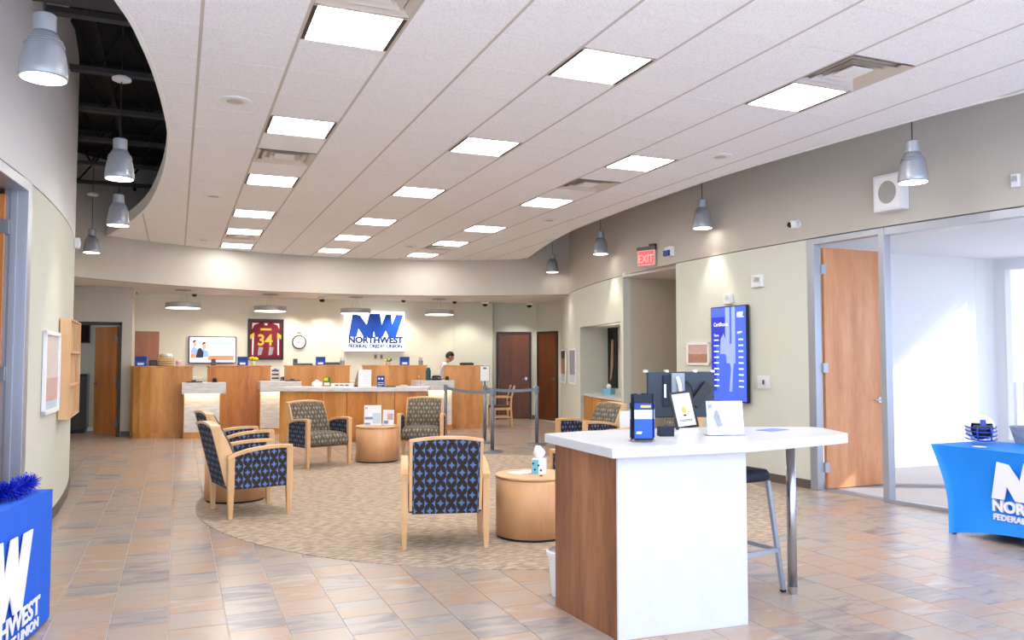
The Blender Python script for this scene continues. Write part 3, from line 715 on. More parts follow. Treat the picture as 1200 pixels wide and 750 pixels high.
# ================================================================== ARMCHAIRS AND DRUM TABLES
def make_chair(label):
    t_ = thing('armchair', label, 'armchair', group='lounge armchairs')
    def post(x, y, top, name):
        s0, s1 = .017, .027
        rings = [[(x-s, y-s*1.1, z), (x+s, y-s*1.1, z), (x+s, y+s*1.1, z), (x-s, y+s*1.1, z)] for s, z in ((s0, 0), (s1, .28), (s1, top))]
        MB().loft(rings).build(name, 'wood_light', t_, bevel=.004)
    arch = [(-.305, .572), (-.22, .612), (-.12, .638), (-.02, .653), (.08, .661), (.18, .664), (.30, .660)]
    for s in (-1, 1):
        post(s*.318, -.272, .585, 'leg'); post(s*.318, .275, .640, 'leg')
        pan = [(-.25, .27), (.25, .27)]+[(y, z-.03) for y, z in arch[::-1] if abs(y) < .26]
        pan = [(-.25, .27), (.25, .27), (.25, .632)]+[(y, z-.03) for y, z in arch[::-1][1:-1]]+[(-.25, .565)]
        MB().prism(pan, s*.318-.016, s*.318+.016, 'x').build('side_panel', 'fabric_outer', t_, bevel=.006)
        MB().prism([(y, z-.034) for y, z in arch]+[(y, z) for y, z in arch[::-1]], s*.318-.031, s*.318+.031, 'x').build('armrest', 'wood_light', t_, bevel=.006)
        MB().prism([(-.235, .30), (-.175, .44), (-.30, .72), (-.365, .845), (-.455, .862), (-.425, .76), (-.305, .30)], s*.270-.012, s*.270+.012, 'x').build('back_frame', 'wood_light', t_, bevel=.004)
    # rear panel, front cushion, arched top rail
    n = 8
    def arcz(x): return .022*(1-(x/.27)**2)
    rings = []
    for k in range(n+1):
        x = -.258+.516*k/n
        rings.append([(x, -.298, .275), (x, -.280, .275), (x, -.425, .845+arcz(x)), (x, -.446, .845+arcz(x))])
    MB().loft(rings).build('back_panel', 'fabric_outer', t_, bevel=.003)
    rings = []
    for k in range(n+1):
        x = -.258+.516*k/n; b_ = .022*(1-(x/.258)**4)
        rings.append([(x, -.27, .34), (x, -.155-b_, .40), (x, -.19+b_, .52), (x, -.255+b_, .68), (x, -.335+b_*.8, .815+arcz(x)), (x, -.375, .845+arcz(x)), (x, -.42, .845+arcz(x))])
    MB().loft(rings).build('backrest', 'fabric_inner', t_, smooth=True)
    rings = []
    for k in range(13):
        x = -.284+.568*k/12; z = .845+arcz(x)
        rings.append([(x, -.455, z-.004), (x, -.365, z-.004), (x, -.36, z+.016), (x, -.455, z+.022)])
    MB().loft(rings).build('top_rail', 'wood_light', t_, bevel=.004)
    rings = []
    for k in range(11):
        u = k/10; y = -.24+.56*u; c = .018*math.sin(PI*u)
        zt = .445+c if 0 < k < 10 else .40; zb = .272 if k < 9 else (.285 if k == 9 else .31)
        rings.append([(-.285, y, zb), (.285, y, zb), (.285, y, zt-.03), (.26, y, zt), (.13, y, zt+.012), (0, y, zt+.014), (-.13, y, zt+.012), (-.26, y, zt), (-.285, y, zt-.03)])
    MB().loft(rings).build('seat', 'fabric_inner', t_, smooth=True, bevel=.012)
    return t_
CH = [((.685, 8.33), 11.5-90, 'armchair with blue star fabric, side-on, in front of the drum table near the carpet edge'),
      ((.70, 10.05), 11.-90, 'armchair half hidden behind the side-on armchair and its drum table'),
      ((2.03, 6.375), -14.8, 'armchair turned to face the tellers, its blue star back panel fully in view'),
      ((1.86, 11.58), -160, 'armchair turned outward in front of the island counter, beside the drum table with brochures'),
      ((3.47, 11.98), 180-22, 'armchair facing out between the brochure drum table and the rope barrier'),
      ((5.17, 9.83), 98, 'armchair facing the lounge in front of the refreshment niche'),
      ((3.49, 6.43), 0, 'armchair beside the tissue box table, mostly hidden by the white reception desk'),
      ((5.22, 8.15), 95, 'armchair almost hidden behind the monitor and signs on the reception desk')]
c0 = make_chair(CH[0][2])
for k, (p, a, lab) in enumerate(CH):
    if k == 0: c0.location = (p[0], p[1], .006); c0.rotation_euler = (0, 0, math.radians(a))
    else: dup(c0, (p[0], p[1], .006), math.radians(a), lab)
DT = [((.60, 9.10), 'round drum side table hidden behind the side-on armchair'), ((2.79, 6.31), 'round drum side table holding the tissue box'), ((2.72, 11.72), 'round drum side table holding upright brochures'), ((5.35, 8.98), 'round drum side table behind the reception desk between two armchairs')]
d0 = None
for p, lab in DT:
    if d0 is None:
        d0 = thing('drum_table', lab, 'side table', (p[0], p[1], .006), group='drum side tables')
        MB().lathe([(.295, 0), (.295, .022), (.001, .022)], 48).build('plinth', 'black', d0)
        MB().lathe([(.308, .02), (.308, .486), (.001, .487)], 56).build('drum', 'wood_table', d0, smooth=False)
        MB().lathe([(.306, .488), (.312, .492), (.312, .508), (.306, .512), (.001, .512)], 56).build('tabletop', 'wood_light', d0)
        for o in d0.children:
            for f in o.data.polygons: f.use_smooth = abs(f.normal.z) < .5
    else: dup(d0, (p[0], p[1], .006), 0, lab)
ZT = .518
# brochures on the far table
def sign_stand(name, label, cat, loc, rz, w, h_, tilt=12, face='paper', parts=(), mat='acrylic', group=None):
    t_ = thing(name, label, cat, loc, rz, group)
    M_ = Matrix.Rotation(math.radians(-tilt), 4, 'X')
    MB().box(-w/2, w/2, -.003, .003, .0, h_, M=M_).build('holder', mat, t_); MB().box(-w/2, w/2, -.01, .07, 0, .004).build('foot', mat, t_)
    MB().box(-w/2+.003, w/2-.003, -.006, -.0035, .004, h_-.004, M=M_).build('sheet', face, t_)
    for (x0, x1, z0, z1, mt) in parts: MB().box(-w/2+x0*w, -w/2+x1*w, -.0085, -.0062, z0*h_, z1*h_, M=M_).build('print', mt, t_)
    return t_
sign_stand('brochure_stand', 'taller white brochure stand on the far drum table', 'brochure', (2.64, 11.68, ZT), math.radians(-14), .25, .30, 8, 'paper', ((.04, .5, .3, .42, 'soft_blue'), (.04, .36, .05, .14, 'soft_blue'), (.06, .2, .8, .9, 'photo_pink'), (.5, .95, .1, .6, 'pale_blue')))
sign_stand('brochure_stand', 'shorter white brochure stand on the far drum table', 'brochure', (2.86, 11.64, ZT), math.radians(-28), .17, .23, 8, 'paper', ((.1, .5, .1, .3, 'soft_blue'), (.4, .9, .35, .75, 'photo_pink')))
sign_stand('brochure_stand', 'blank white sheet standing on the table behind the reception desk', 'brochure', (5.16, 8.72, ZT), math.radians(-22), .24, .33, 8, 'paper', ())
# tissue box and papers on the near table
tb = thing('tissue_box', 'blue and white patterned tissue box with a tissue pulled up', 'tissue box', (onz(631, 556, ZT).x+.03, onz(631, 556, ZT).y+.05, ZT), math.radians(-30))
B(-.058, .058, -.058, .058, 0, .125).build('box', 'white', tb, bevel=.003)
B(-.059, -.0575, -.056, .056, .003, .122).build('print', 'tissue_blue', tb); B(-.056, .0, -.0595, -.0580, .003, .122).build('print', 'tissue_blue', tb)
for x, z in ((-.03, .04), (.0, .075), (-.045, .09), (.02, .035)): MB().prism([(x, z-.012), (x+.01, z), (x, z+.012), (x-.01, z)], -.0612, -.0597, 'y').build('print', 'navy', tb)
rings = []
for k in range(7):
    u = k/6; r = .02+.028*math.sin(PI*min(1, u*1.05)); zz = .125+.105*u
    rings.append([((r*(1+.25*math.sin(3*a+u*2)))*math.cos(a)-.012*u, (.5*r*(1+.2*math.cos(2*a)))*math.sin(a), zz+.006*math.sin(4*a)) for a in [2*PI*i/14 for i in range(14)]])
MB().loft(rings).build('tissue', 'paper', tb, smooth=True)
pp = thing('magazine_pile', 'loose papers lying flat beside the tissue box', 'paper', (2.74, 6.40, ZT), math.radians(20))
for k, (a, b2) in enumerate(((0, 0), (.03, .25), (-.02, -.2))): MB().box(-.11, .11, -.075, .075, .0015*k, .0015*k+.0012, M=Matrix.Translation((a, 0, 0)) @ Matrix.Rotation(b2, 4, 'Z')).build('sheet', 'paper', pp)
o = MB().lathe([(.012, 0), (.014, .008), (.001, .01)], 12).build('coin_dish', 'black'); o.location = (2.79, 6.13, ZT); tag(o, 'tiny black dish on the near drum table', 'dish')
# ================================================================== RECEPTION DESK
rd = thing('reception_desk', 'white quartz and walnut standing reception desk with a peninsula top', 'desk', (2.55, 4.1, 0))
L_ = lambda x, y: (x-2.55, y-4.1)
a, b2, c, d = L_(2.126, 4.47), L_(2.171, 3.80), L_(2.978, 3.757), L_(2.93, 4.43)
e2 = L_(2.197, 3.80)
MB().prism([(a[0], a[1]), (b2[0], b2[1]+.012), (e2[0], e2[1]+.012), (a[0]+.026, a[1])], .0, .963).build('side_panel', 'wood_walnut', rd, bevel=.002)
MB().prism([(b2[0]+.004, b2[1]), c, (c[0]-.002, c[1]+.04), (b2[0]+.0, b2[1]+.011), ], .0, .963).build('front_panel', 'quartz', rd, bevel=.002)
MB().prism([(a[0]+.03, a[1]-.02), (e2[0]+.01, e2[1]+.05), (c[0]-.01, c[1]+.045), (d[0], d[1]-.02)], .0, .962).build('body', 'wood_walnut', rd)
top = [L_(*p) for p in ((2.095, 3.715), (2.95, 3.675), (3.70, 3.815), (3.82, 3.85), (3.88, 3.91), (4.015, 4.25), (4.015, 4.33), (3.96, 4.385), (3.4, 4.62), (2.45, 4.67), (2.115, 4.60))]
MB().prism(top, .964, 1.02).build('countertop', 'quartz', rd, bevel=.006)
lg = L_(3.622, 4.132)
MB().cyl((lg[0], lg[1], .04), (lg[0], lg[1], .964), .029, n=20).build('leg', 'steel', rd, smooth=True); lf = MB().cyl((lg[0], lg[1], 0), (lg[0], lg[1], .05), .026, .034, n=20).build('leg_foot', 'steel', rd); 
ZC = 1.02
def ctr(x, y, z=ZC): return onz(x, y, z)
# leaflet dispenser
p = ctr(752, 517); fm = thing('leaflet_dispenser', 'clear three-sided dispenser of dark blue leaflets on the reception desk', 'leaflet holder', p, math.radians(-20))
for k in range(3):
    M_ = Matrix.Rotation(2*PI*k/3, 4, 'Z') @ Matrix.Translation((0, -.044, 0))
    MB().box(-.056, .056, -.004, .004, .0, .22, M=M_).build('pocket', 'acrylic', fm)
    lf = MB().box(-.05, .05, -.001, .002, .01, .265, M=M_).build('leaflet', 'navy', fm)
    MB().box(-.05, .05, -.0075, -.0045, .02, .125, M=M_).build('print', 'blue_box', lf); MB().box(-.05, .05, -.0075, -.0045, .127, .178, M=M_).build('print', 'pale_blue', lf)
    MB().box(-.05, .05, -.0075, -.0045, .18, .215, M=M_).build('print', 'blue_dark', lf); MB().box(-.015, .042, -.0085, -.0077, .19, .204, M=M_).build('print', 'gold', lf)
    logo('logo', 'white', .032, lf, M_ @ frameM((-.04, -.0078, .045), (1, 0, 0), (0, 0, 1)))
MB().lathe([(.075, 0), (.075, .006), (.001, .007)], 24).build('base', 'acrylic', fm)
# black framed card on a white stand
p = ctr(806, 507); fr = thing('framed_card', 'black framed card leaning on a white easel on the reception desk', 'picture frame', p, math.radians(-8))
M_ = Matrix.Translation((-.0, 0, .028)) @ Matrix.Rotation(math.radians(-15), 4, 'X') @ Matrix.Rotation(math.radians(-6), 4, 'Y')
w, hh = .155, .235
mb = MB()
for a, c_, e_, f_ in ((-w/2, w/2, 0, .014), (-w/2, w/2, hh-.014, hh), (-w/2, -w/2+.014, .014, hh-.014), (w/2-.014, w/2, .014, hh-.014)): mb.box(a, c_, -.008, .008, e_, f_, M=M_)
mb.build('frame', 'black', fr)
sh = MB().box(-w/2+.013, w/2-.013, -.003, .006, .013, hh-.013, M=M_).build('card', 'paper', fr)
MB().prism([(.026*math.cos(i*PI/8), .13+.030*math.sin(i*PI/8)) for i in range(16)], -.0045, -.0032, 'y', M=M_).build('print', 'pale_blue', sh)
MB().prism([(.017*math.cos(i*PI/8), .115+.021*math.sin(i*PI/8)) for i in range(16)], -.0055, -.0046, 'y', M=M_).build('print', 'gold', sh)
MB().prism([(.012*math.cos(i*PI/6), .082+.006*math.sin(i*PI/6)) for i in range(12)], -.0045, -.0032, 'y', M=M_).build('print', 'navy', sh)
for z in (.052, .044): MB().box(-.045, .045, -.0045, -.0032, z, z+.004, M=M_).build('print', 'grey_device', sh)
MB().prism([(-.075, 0), (.075, 0), (.06, .03), (-.06, .03)], -.012, .03, 'y').build('easel', 'white_plastic', fr); B(-.05, .06, .032, .06, 0, .012).build('easel_foot', 'black', fr)
# white acrylic rate sign
p = ctr(851, 510.5); ws = thing('acrylic_sign', 'white acrylic sign with a person photo and a red bar on the reception desk', 'sign', p, math.radians(-16))
M_ = Matrix.Rotation(math.radians(-8), 4, 'X')
MB().box(-.115, .115, .002, .005, 0, .21, M=M_).build('holder', 'acrylic', ws); MB().box(-.115, .115, -.01, .08, 0, .004).build('foot', 'acrylic', ws)
sh = MB().box(-.113, .113, -.002, .0015, .005, .208, M=M_).build('sheet', 'paper', ws)
MB().prism([(-.10, .14), (-.04, .16), (.03, .01), (-.045, .01)], -.004, -.0022, 'y', M=M_).build('print', 'pale_blue', sh)
MB().prism([(-.075, .11), (-.06, .155), (-.045, .15), (-.02, .06), (-.05, .05)], -.005, -.0042, 'y', M=M_).build('print', 'photo_grey', sh)
MB().prism([(-.105, .16), (-.08, .165), (-.08, .19), (-.105, .19)], -.004, -.0022, 'y', M=M_).build('print', 'photo_grey', sh)
MB().box(.0, .105, -.004, -.0022, .07, .09, M=M_).build('print', 'pale_red', sh)
for z, x1 in ((.165, .1), (.125, .09), (.145, .1)): MB().box(-.03, x1, -.004, -.0022, z, z+.005, M=M_).build('print', 'pale_blue', sh)
# monitor seen from behind
p = ctr(803, 503); mo = thing('monitor', 'black flat computer monitor seen from behind on the reception desk', 'monitor', (p.x+.08, p.y+.17, ZC), math.radians(-15))
M_ = Matrix.Translation((0, 0, .06)) @ Matrix.Rotation(math.radians(0), 4, 'X')
B(-.235, .235, -.02, .012, .065, .375).build('housing', 'monitor_back', mo, bevel=.008); B(-.225, .225, .0125, .014, .075, .365).build('screen', 'black_gloss', mo)
B(-.075, .015, -.05, -.02, .17, .365).build('mount_plate', 'plate_grey', mo, bevel=.004); B(-.13, -.075, -.034, -.02, .14, .35).build('port_cover', 'navy', mo); B(-.125, -.112, -.037, -.0342, .20, .29).build('sticker', 'white', mo)
for x in (-.245, -.1, .1, .225): B(x-.012, x+.012, -.026, .016, .37, .386).build('clip', 'white_plastic', mo, bevel=.003)
MB().tube([(-.04, -.055, .34), (-.03, -.075, .29), (-.02, -.07, .20)], [.012, .013, .013], 10).build('handset', 'white_plastic', mo, smooth=True)
MB().box(-.035, .035, -.06, -.02, -.09, .09, M=Matrix.Translation((.13, 0, .22)) @ Matrix.Rotation(math.radians(38), 4, 'Y')).build('stand_arm', 'black', mo, bevel=.005)
MB().tube([(.03, -.03, .31), (.06, -.05, .28), (.075, -.05, .23), (.05, -.04, .20)], .006, 8).build('cable', 'black', mo, smooth=True)
B(-.09, .09, -.06, .09, .0, .012).build('foot', 'black', mo, bevel=.004); B(-.03, .03, -.01, .02, .01, .10).build('neck', 'black', mo)
p = ctr(780, 511); o = B(-.045, .045, -.03, .03, 0, .06).build('card_box', 'navy', bevel=.004); o.location = p; o.rotation_euler = (0, 0, math.radians(-15)); tag(o, 'small dark blue box between the leaflet dispenser and the framed card', 'box')
p = ctr(905, 504); o = MB().box(-.10, .10, -.06, .06, 0, .003).build('paper_sheet', 'soft_blue'); o.location = p; o.rotation_euler = (0, 0, .3); tag(o, 'blue tinted flyer lying flat on the desk peninsula', 'paper')
# bar stool
bs = thing('bar_stool', 'grey metal bar stool with a navy seat at the reception desk', 'stool', (3.34, 4.39, 0), math.radians(8))
rings = []
for s, z in ((.185, .70), (.20, .715), (.205, .745), (.19, .768), (.12, .775)):
    rings.append([(s*max(-1, min(1, 1.25*math.cos(a))), s*max(-1, min(1, 1.25*math.sin(a))), z) for a in [2*PI*i/28 for i in range(28)]])
MB().loft(rings).build('seat', 'navy', bs, smooth=True)
for sx in (-1, 1):
    for sy in (-1, 1):
        p0, p1 = Vector((sx*.17, sy*.17, .70)), Vector((sx*.23, sy*.23, .012)); s = .013
        l = MB().loft([[(q.x-s, q.y-s, q.z), (q.x+s, q.y-s, q.z), (q.x+s, q.y+s, q.z), (q.x-s, q.y+s, q.z)] for q in (p1, p0)]).build('leg', 'stool_grey', bs, bevel=.002)
        B(p1.x-.014, p1.x+.014, p1.y-.014, p1.y+.014, 0, .014).build('glide', 'black', l)
for a, c in (((-.212, -.212), (.212, -.212)), ((-.212, .212), (.212, .212)), ((.212, -.212), (.212, .212)), ((-.212, -.212), (-.212, .212))):
    x0, x1 = sorted((a[0], c[0])); y0, y1 = sorted((a[1], c[1])); B(x0-.01, x1+.01, y0-.01, y1+.01, .25, .275).build('foot_rail', 'stool_grey', bs)
# waste bin peeping out behind the desk
p = onz(648, 702); wb = thing('waste_bin', 'small pale waste bin behind the walnut side of the reception desk', 'bin', (p.x+.10, p.y+.03, .006))
MB().lathe([(.085, 0), (.11, .26), (.115, .265), (.105, .265), (.08, .01)], 24, cap=False).build('bucket', 'white_plastic', wb); MB().lathe([(.118, .255), (.12, .275), (.108, .28)], 24, cap=False).build('liner_rim', 'paper', wb)
# ================================================================== TELLER LINE
ZK = 1.35
def tall_desk(label, poly, loc, mat='wood_desk', toe=.1, planks=None, inset=.06):
    # poly in place coordinates, front edge first; body above a recessed plinth, capped with a thin overhanging top
    t_ = thing('teller_desk', label, 'teller desk', (loc[0], loc[1], 0), group='tall teller desks')
    P = [(x-loc[0], y-loc[1]) for x, y in poly]; cx = sum(p[0] for p in P)/len(P); cy = sum(p[1] for p in P)/len(P)
    def off(k): return [(cx+(x-cx)*k, cy+(y-cy)*k) for x, y in P]
    MB().prism(P, toe, ZK-.03).build('body', mat, t_); MB().prism(off(.94), 0, toe).build('plinth', mat, t_); MB().prism(off(1.03), ZK-.03, ZK).build('top', mat, t_, bevel=.005)
    return t_
x = lambda q, y: ony(q, 430, y).x
PY1, PY2, PY3 = 16.30, 16.62, 16.12
tall_desk('tall teller desk with a curved wood corner beside the open door', [(-.795, 17.26), (-.80, 17.02), (-.74, 16.82), (-.62, 16.71), (-.44, 16.67), (x(226, 16.64), 16.64), (x(226, 17.0), 17.2)], (-.3, 17.0))
tall_desk('tall teller desk with a broad streaked wood front below the framed jersey', [(x(244, 17.32), 17.32), (x(317, 17.22), 17.22), (x(317, 17.22), 17.8), (x(244, 17.32), 17.8)], (1.2, 17.5), 'wood_desk_dark')
tall_desk('tall teller desk behind the island counter below the round clock', [(x(337, 17.45), 17.45), (x(410, 17.45), 17.45), (x(410, 17.45), 18.0), (x(337, 17.45), 18.0)], (2.8, 17.7))
tall_desk('tall teller desk behind the island counter below the lit logo sign', [(x(431, 17.35), 17.35), (x(500, 17.2), 17.2), (x(500, 17.2), 17.8), (x(431, 17.35), 17.9)], (4.5, 17.5))
e5 = [(x(520, 16.55), 16.55), (x(566, 16.32), 16.32), (6.2, 16.75), (5.45, 17.02)]
t5 = tall_desk('tall teller desk at the corridor end, in front of the standing man', e5, (5.8, 16.7))
def stone_unit(label, x0, x1, y0, xs0, xs1, rz=0., dp=.55):
    t_ = thing('stone_counter', label, 'counter', (x0, y0, 0), rz, group='stone transaction counters')
    B(0, x1-x0, .03, dp, .12, .875).build('body', 'marble', t_)
    for k in range(1, 8): B(-.001, x1-x0+.001, .027, .0305, .12+.0925*k-.003, .12+.0925*k+.001).build('joint', 'quartz', t_)
    B(0.0, x1-x0, .05, dp-.02, 0, .12).build('plinth', 'wood_desk', t_); B(-.012, .0, .03, dp-.01, .0, .86).build('edge_strip', 'wood_desk', t_); B(x1-x0, x1-x0+.012, .03, dp-.01, .0, .86).build('edge_strip', 'wood_desk', t_)
    B(xs0-x0, xs1-x0, -.09, dp, .875, 1.04).build('slab', 'marble', t_, bevel=.003); B(xs0-x0, xs1-x0, -.09, -.06, .835, .875).build('slab_lip', 'marble', t_)
    B(.02, x1-x0-.02, -.045, -.025, .866, .8745).build('led_strip', 'led_warm', t_)
    return t_
stone_unit('stone counter with a lit marble front beside the curved corner desk', x(217, PY1), x(258, PY1), PY1, x(213.5, PY1), x(265, PY1), 0, .31)
stone_unit('stone counter with a lit marble front next to the island counter', x(306, PY2), x(348, PY2), PY2, x(305, PY2), x(353, PY2))
stone_unit('stone counter with a lit marble front beside the corridor end desk', x(489, PY3), x(530, PY3), PY3, x(487, PY3), x(531, PY3), 0, .34)
# island counter with a gently bowed panelled front
ic = thing('island_counter', 'low bowed island counter with wood panels and a grey stone top', 'counter', (2.9, 14.9, 0))
A_, B_ = Vector((1.72, 15.12)), Vector((4.17, 14.16)); d_ = (B_-A_); n_ = Vector((d_.y, -d_.x)).normalized()
def ip(u, off): q = A_+d_*u+n_*(.16*4*u*(1-u)+off); return (q.x-2.9, q.y-14.9)
seams = [0, .20, .30, .47, .67, .79, 1.0]
for k in range(6):
    a, c = seams[k]+.002, seams[k+1]-.002; m_ = [a+(c-a)*i/4 for i in range(5)]
    MB().prism([ip(u, 0) for u in m_]+[ip(u, -.03) for u in m_[::-1]], .0 if k == 0 else .1, .905).build('wood_panel', ('wood_desk', 'wood_desk_dark')[k % 2], ic, bevel=.002)
us = [i/20 for i in range(21)]
MB().prism([ip(u, -.032) for u in us]+[ip(u, -.50) for u in us[::-1]], .1, .905).build('body', 'wood_desk_dark', ic)
MB().prism([ip(u, -.06) for u in us]+[ip(u, -.48) for u in us[::-1]], 0, .1).build('plinth', 'wood_desk_dark', ic)
MB().prism([ip(u, .05) for u in [-.012]+us+[1.012]]+[ip(u, -.62) for u in ([-.012]+us+[1.012])[::-1]], .905, .975).build('countertop', 'marble', ic, bevel=.004)
ZI = .975
# ---- things on the tall desks and counters
def put(o, p, rz=0.): o.location = p; o.rotation_euler = (0, 0, rz); return o
DY = {1: 16.9, 2: 17.45, 3: 17.62, 4: 17.45, 5: 16.62}
b0 = None
for q, yy, lab in ((165.5, 16.85, 'blue leaflet box on the curved corner desk'), (284.5, 17.45, 'blue leaflet box on the desk below the framed jersey'), (375.5, 17.6, 'blue leaflet box on the desk below the clock'), (474, 17.4, 'blue leaflet box on the desk below the logo sign')):
    if b0 is None:
        b0 = thing('leaflet_box', lab, 'leaflet box', group='blue leaflet boxes')
        B(-.10, .10, -.06, .06, 0, .18).build('box', 'blue_box', b0, bevel=.003); B(-.10, .10, -.063, -.0605, .10, .18).build('band', 'blue_dark', b0); B(-.055, .055, -.0635, -.0605, .02, .06).build('logo', 'white', b0)
        o = b0
    else: o = dup(b0, (0, 0, 0), 0, lab)
    put(o, (x(q, yy), yy, ZK), math.radians(-8))
def keyboard(q0, q1, yy, lab, hh=.11):
    xa, xb = x(q0, yy), x(q1, yy); t_ = thing('computer_monitor', lab, 'monitor', ((xa+xb)/2, yy, 0))
    w = (xb-xa)/2; B(-w, w, 0, .03, ZK-.25, ZK+hh).build('housing', 'black', t_, bevel=.006); B(-w+.02, w-.02, -.003, .0, ZK-.23, ZK+hh-.02).build('rear_panel', 'grey_device', t_)
    B(-.02, .02, .01, .025, 1.02, ZK-.2).build('neck', 'black', t_); B(-.12, .12, -.06, .1, 1.0, 1.02).build('foot', 'black', t_)
keyboard(175, 200, 17.45, 'black monitor rising behind the curved corner desk'); keyboard(380, 402, 18.2, 'black monitor rising behind the desk below the clock', .06)
# work surface behind the desks that carries the equipment
for (xa, xb, ya, yb, lab) in ((-.7, .25, 17.28, 17.7, 'white work table behind the curved corner desk'), (.5, 1.98, 17.86, 18.3, 'white work table behind the desk below the framed jersey'), (2.05, 5.0, 18.06, 18.45, 'long white work table behind the two middle desks')):
    ws_ = thing('work_table', lab, 'table', ((xa+xb)/2, (ya+yb)/2, 0), group='teller work tables'); w2, d2 = (xb-xa)/2, (yb-ya)/2
    B(-w2, w2, -d2, d2, .97, 1.0).build('top', 'white_plastic', ws_)
    for sx in (-1, 1):
        for sy in (-1, 1): MB().cyl((sx*(w2-.06), sy*(d2-.06), 0), (sx*(w2-.06), sy*(d2-.06), .97), .025, n=10).build('leg', 'steel', ws_)
def deco(name, lab, cat, q, yy, z, build, rz=0.):
    t_ = thing(name, lab, cat, (x(q, yy), yy, z), rz); build(t_); return t_
def basket(t_):
    for k in range(4): MB().lathe([(.13+.02*k/3, .04*k), (.145+.02*k/3, .04*k+.02), (.13+.02*k/3, .04*k+.038)], 20, cap=False).build('wicker_ring', 'wicker', t_)
    MB().lathe([(.13, 0), (.13, .02), (.001, .02)], 20).build('base', 'wicker', t_)
    for k in range(5): MB().ball((.07*math.cos(k*1.26), .05*math.sin(k*1.26), .19), .055, 10, 6).build('wrapped_sweet', 'wicker' if k % 2 else 'white', t_, smooth=True)
deco('register', 'black flat device lying on the corridor end desk', 'device', 547, 16.6, ZK, lambda t_: (B(-.15, .15, -.08, .08, 0, .05).build('body', 'black', t_, bevel=.008), B(-.12, .12, -.06, .05, .05, .056).build('panel', 'grey_device', t_)), math.radians(-20))
deco('gift_basket', 'pale wicker basket of wrapped sweets beside the wood panel', 'basket', 194, 16.95, ZK, basket)
def mug(t_):
    MB().lathe([(.035, 0), (.05, .11), (.046, .11), (.033, .01)], 16, cap=False).build('cup', 'paper', t_); MB().lathe([(.048, .03), (.053, .085)], 16, cap=False).build('print', 'pale_red', t_)
deco('paper_cup', 'printed paper cup on the curved corner desk', 'cup', 209, 16.85, ZK, mug)
def speakerbox(t_): B(-.045, .045, -.05, .05, 0, .14).build('body', 'grey_device', t_, bevel=.008); B(-.035, .035, -.053, -.0505, .06, .13).build('display', 'black_gloss', t_)
deco('card_reader', 'dark card terminal on the desk in front of the wall television', 'card terminal', 250, 17.4, ZK, speakerbox)
deco('card_reader', 'dark card terminal on the desk below the round clock', 'card terminal', 346, 17.55, ZK, speakerbox)
def keyb(t_): B(-.16, .16, -.07, .07, 0, .025).build('base', 'grey_device', t_, bevel=.004); B(-.15, .15, -.06, .06, .025, .04).build('keys', 'black', t_)
deco('keyboard', 'dark keyboard lying on the desk below the round clock', 'keyboard', 357, 17.6, ZK, keyb)
def flower(t_):
    MB().lathe([(.03, 0), (.045, .05), (.03, .09)], 12, cap=True).build('vase', 'white_plastic', t_)
    for k in range(7):
        a = k*.9; p1 = (.07*math.cos(a), .05*math.sin(a), .13+.012*(k % 3)); MB().cyl((0, 0, .08), p1, .004, n=5).build('stem', 'green_leaf', t_); MB().ball(p1, .032, 10, 6).build('bloom', 'yellow', t_, smooth=True)
deco('flower_vase', 'small vase of yellow flowers in front of the framed jersey', 'flowers', 297, 17.5, ZK, flower)
def potted(t_):
    B(-.05, .05, -.04, .04, 0, .07).build('pot', 'photo_pink', t_, bevel=.005)
    for k in range(6): MB().ball((-.06+.024*k, .01*(k % 2), .10+.015*(k % 2)), .028, 8, 5).build('leaf_cluster', 'yellow' if k % 3 == 0 else 'green_leaf', t_, smooth=True)
deco('potted_plant', 'tiny pot plant on the desk below the logo sign', 'plant', 455, 17.45, ZK, potted)
def pens(t_):
    MB().lathe([(.05, 0), (.055, .10), (.05, .10), (.045, .01)], 14, cap=False).build('cup', 'photo_grey', t_)
    for k in range(6): MB().cyl((0, 0, .02), (.04*math.cos(k), .04*math.sin(k), .17), .006, n=6).build('pen', ('soft_blue', 'photo_pink', 'white')[k % 3], t_)
deco('pen_cup', 'cup of pens at the end of the desk below the logo sign', 'pen cup', 493, 17.35, ZK, pens); deco('pen_cup', 'cup of pens beside the monitor below the clock', 'pen cup', 401, 17.6, ZK, pens)
def printer(t_):
    B(-.10, .10, -.10, .10, 0, .30).build('body', 'white_plastic', t_, bevel=.01)
    for z in (.06, .14, .22): B(-.07, .07, -.104, -.1005, z, z+.03).build('slot', 'black', t_)
    B(-.03, .03, -.105, -.1005, .26, .28).build('display', 'blue_box', t_)
deco('cash_counter', 'white cash counting machine between the jersey desk and the clock desk', 'machine', 322, 18.0, 1.0, printer)
def phone(t_):
    B(-.10, .10, -.08, .08, 0, .04).build('base', 'black', t_, bevel=.006); MB().tube([(-.09, -.02, .06), (-.05, -.02, .085), (.05, -.02, .085), (.09, -.02, .06)], [.022, .014, .014, .022], 8).build('handset', 'black', t_, smooth=True)
    B(-.05, .05, .0, .07, .04, .10).build('display', 'grey_device', t_)
deco('desk_phone', 'black desk phone behind the desk below the framed jersey', 'telephone', 268, 18.0, 1.0, phone); deco('desk_phone', 'black desk phone beside the white cash counting machine', 'telephone', 334, 18.2, 1.0, phone)
def tray(t_):
    for z in (0, .08): B(-.13, .13, -.10, .10, z, z+.012).build('tray', 'white_plastic', t_)
    for sx in (-.125, .125): B(sx-.006, sx+.006, -.09, .09, .012, .08).build('riser', 'white_plastic', t_)
    B(-.1, .1, -.08, .08, .092, .12).build('paper_stack', 'paper', t_)
deco('letter_tray', 'white letter tray between the corner desk and the jersey desk', 'letter tray', 231, 18.12, 1.0, tray)
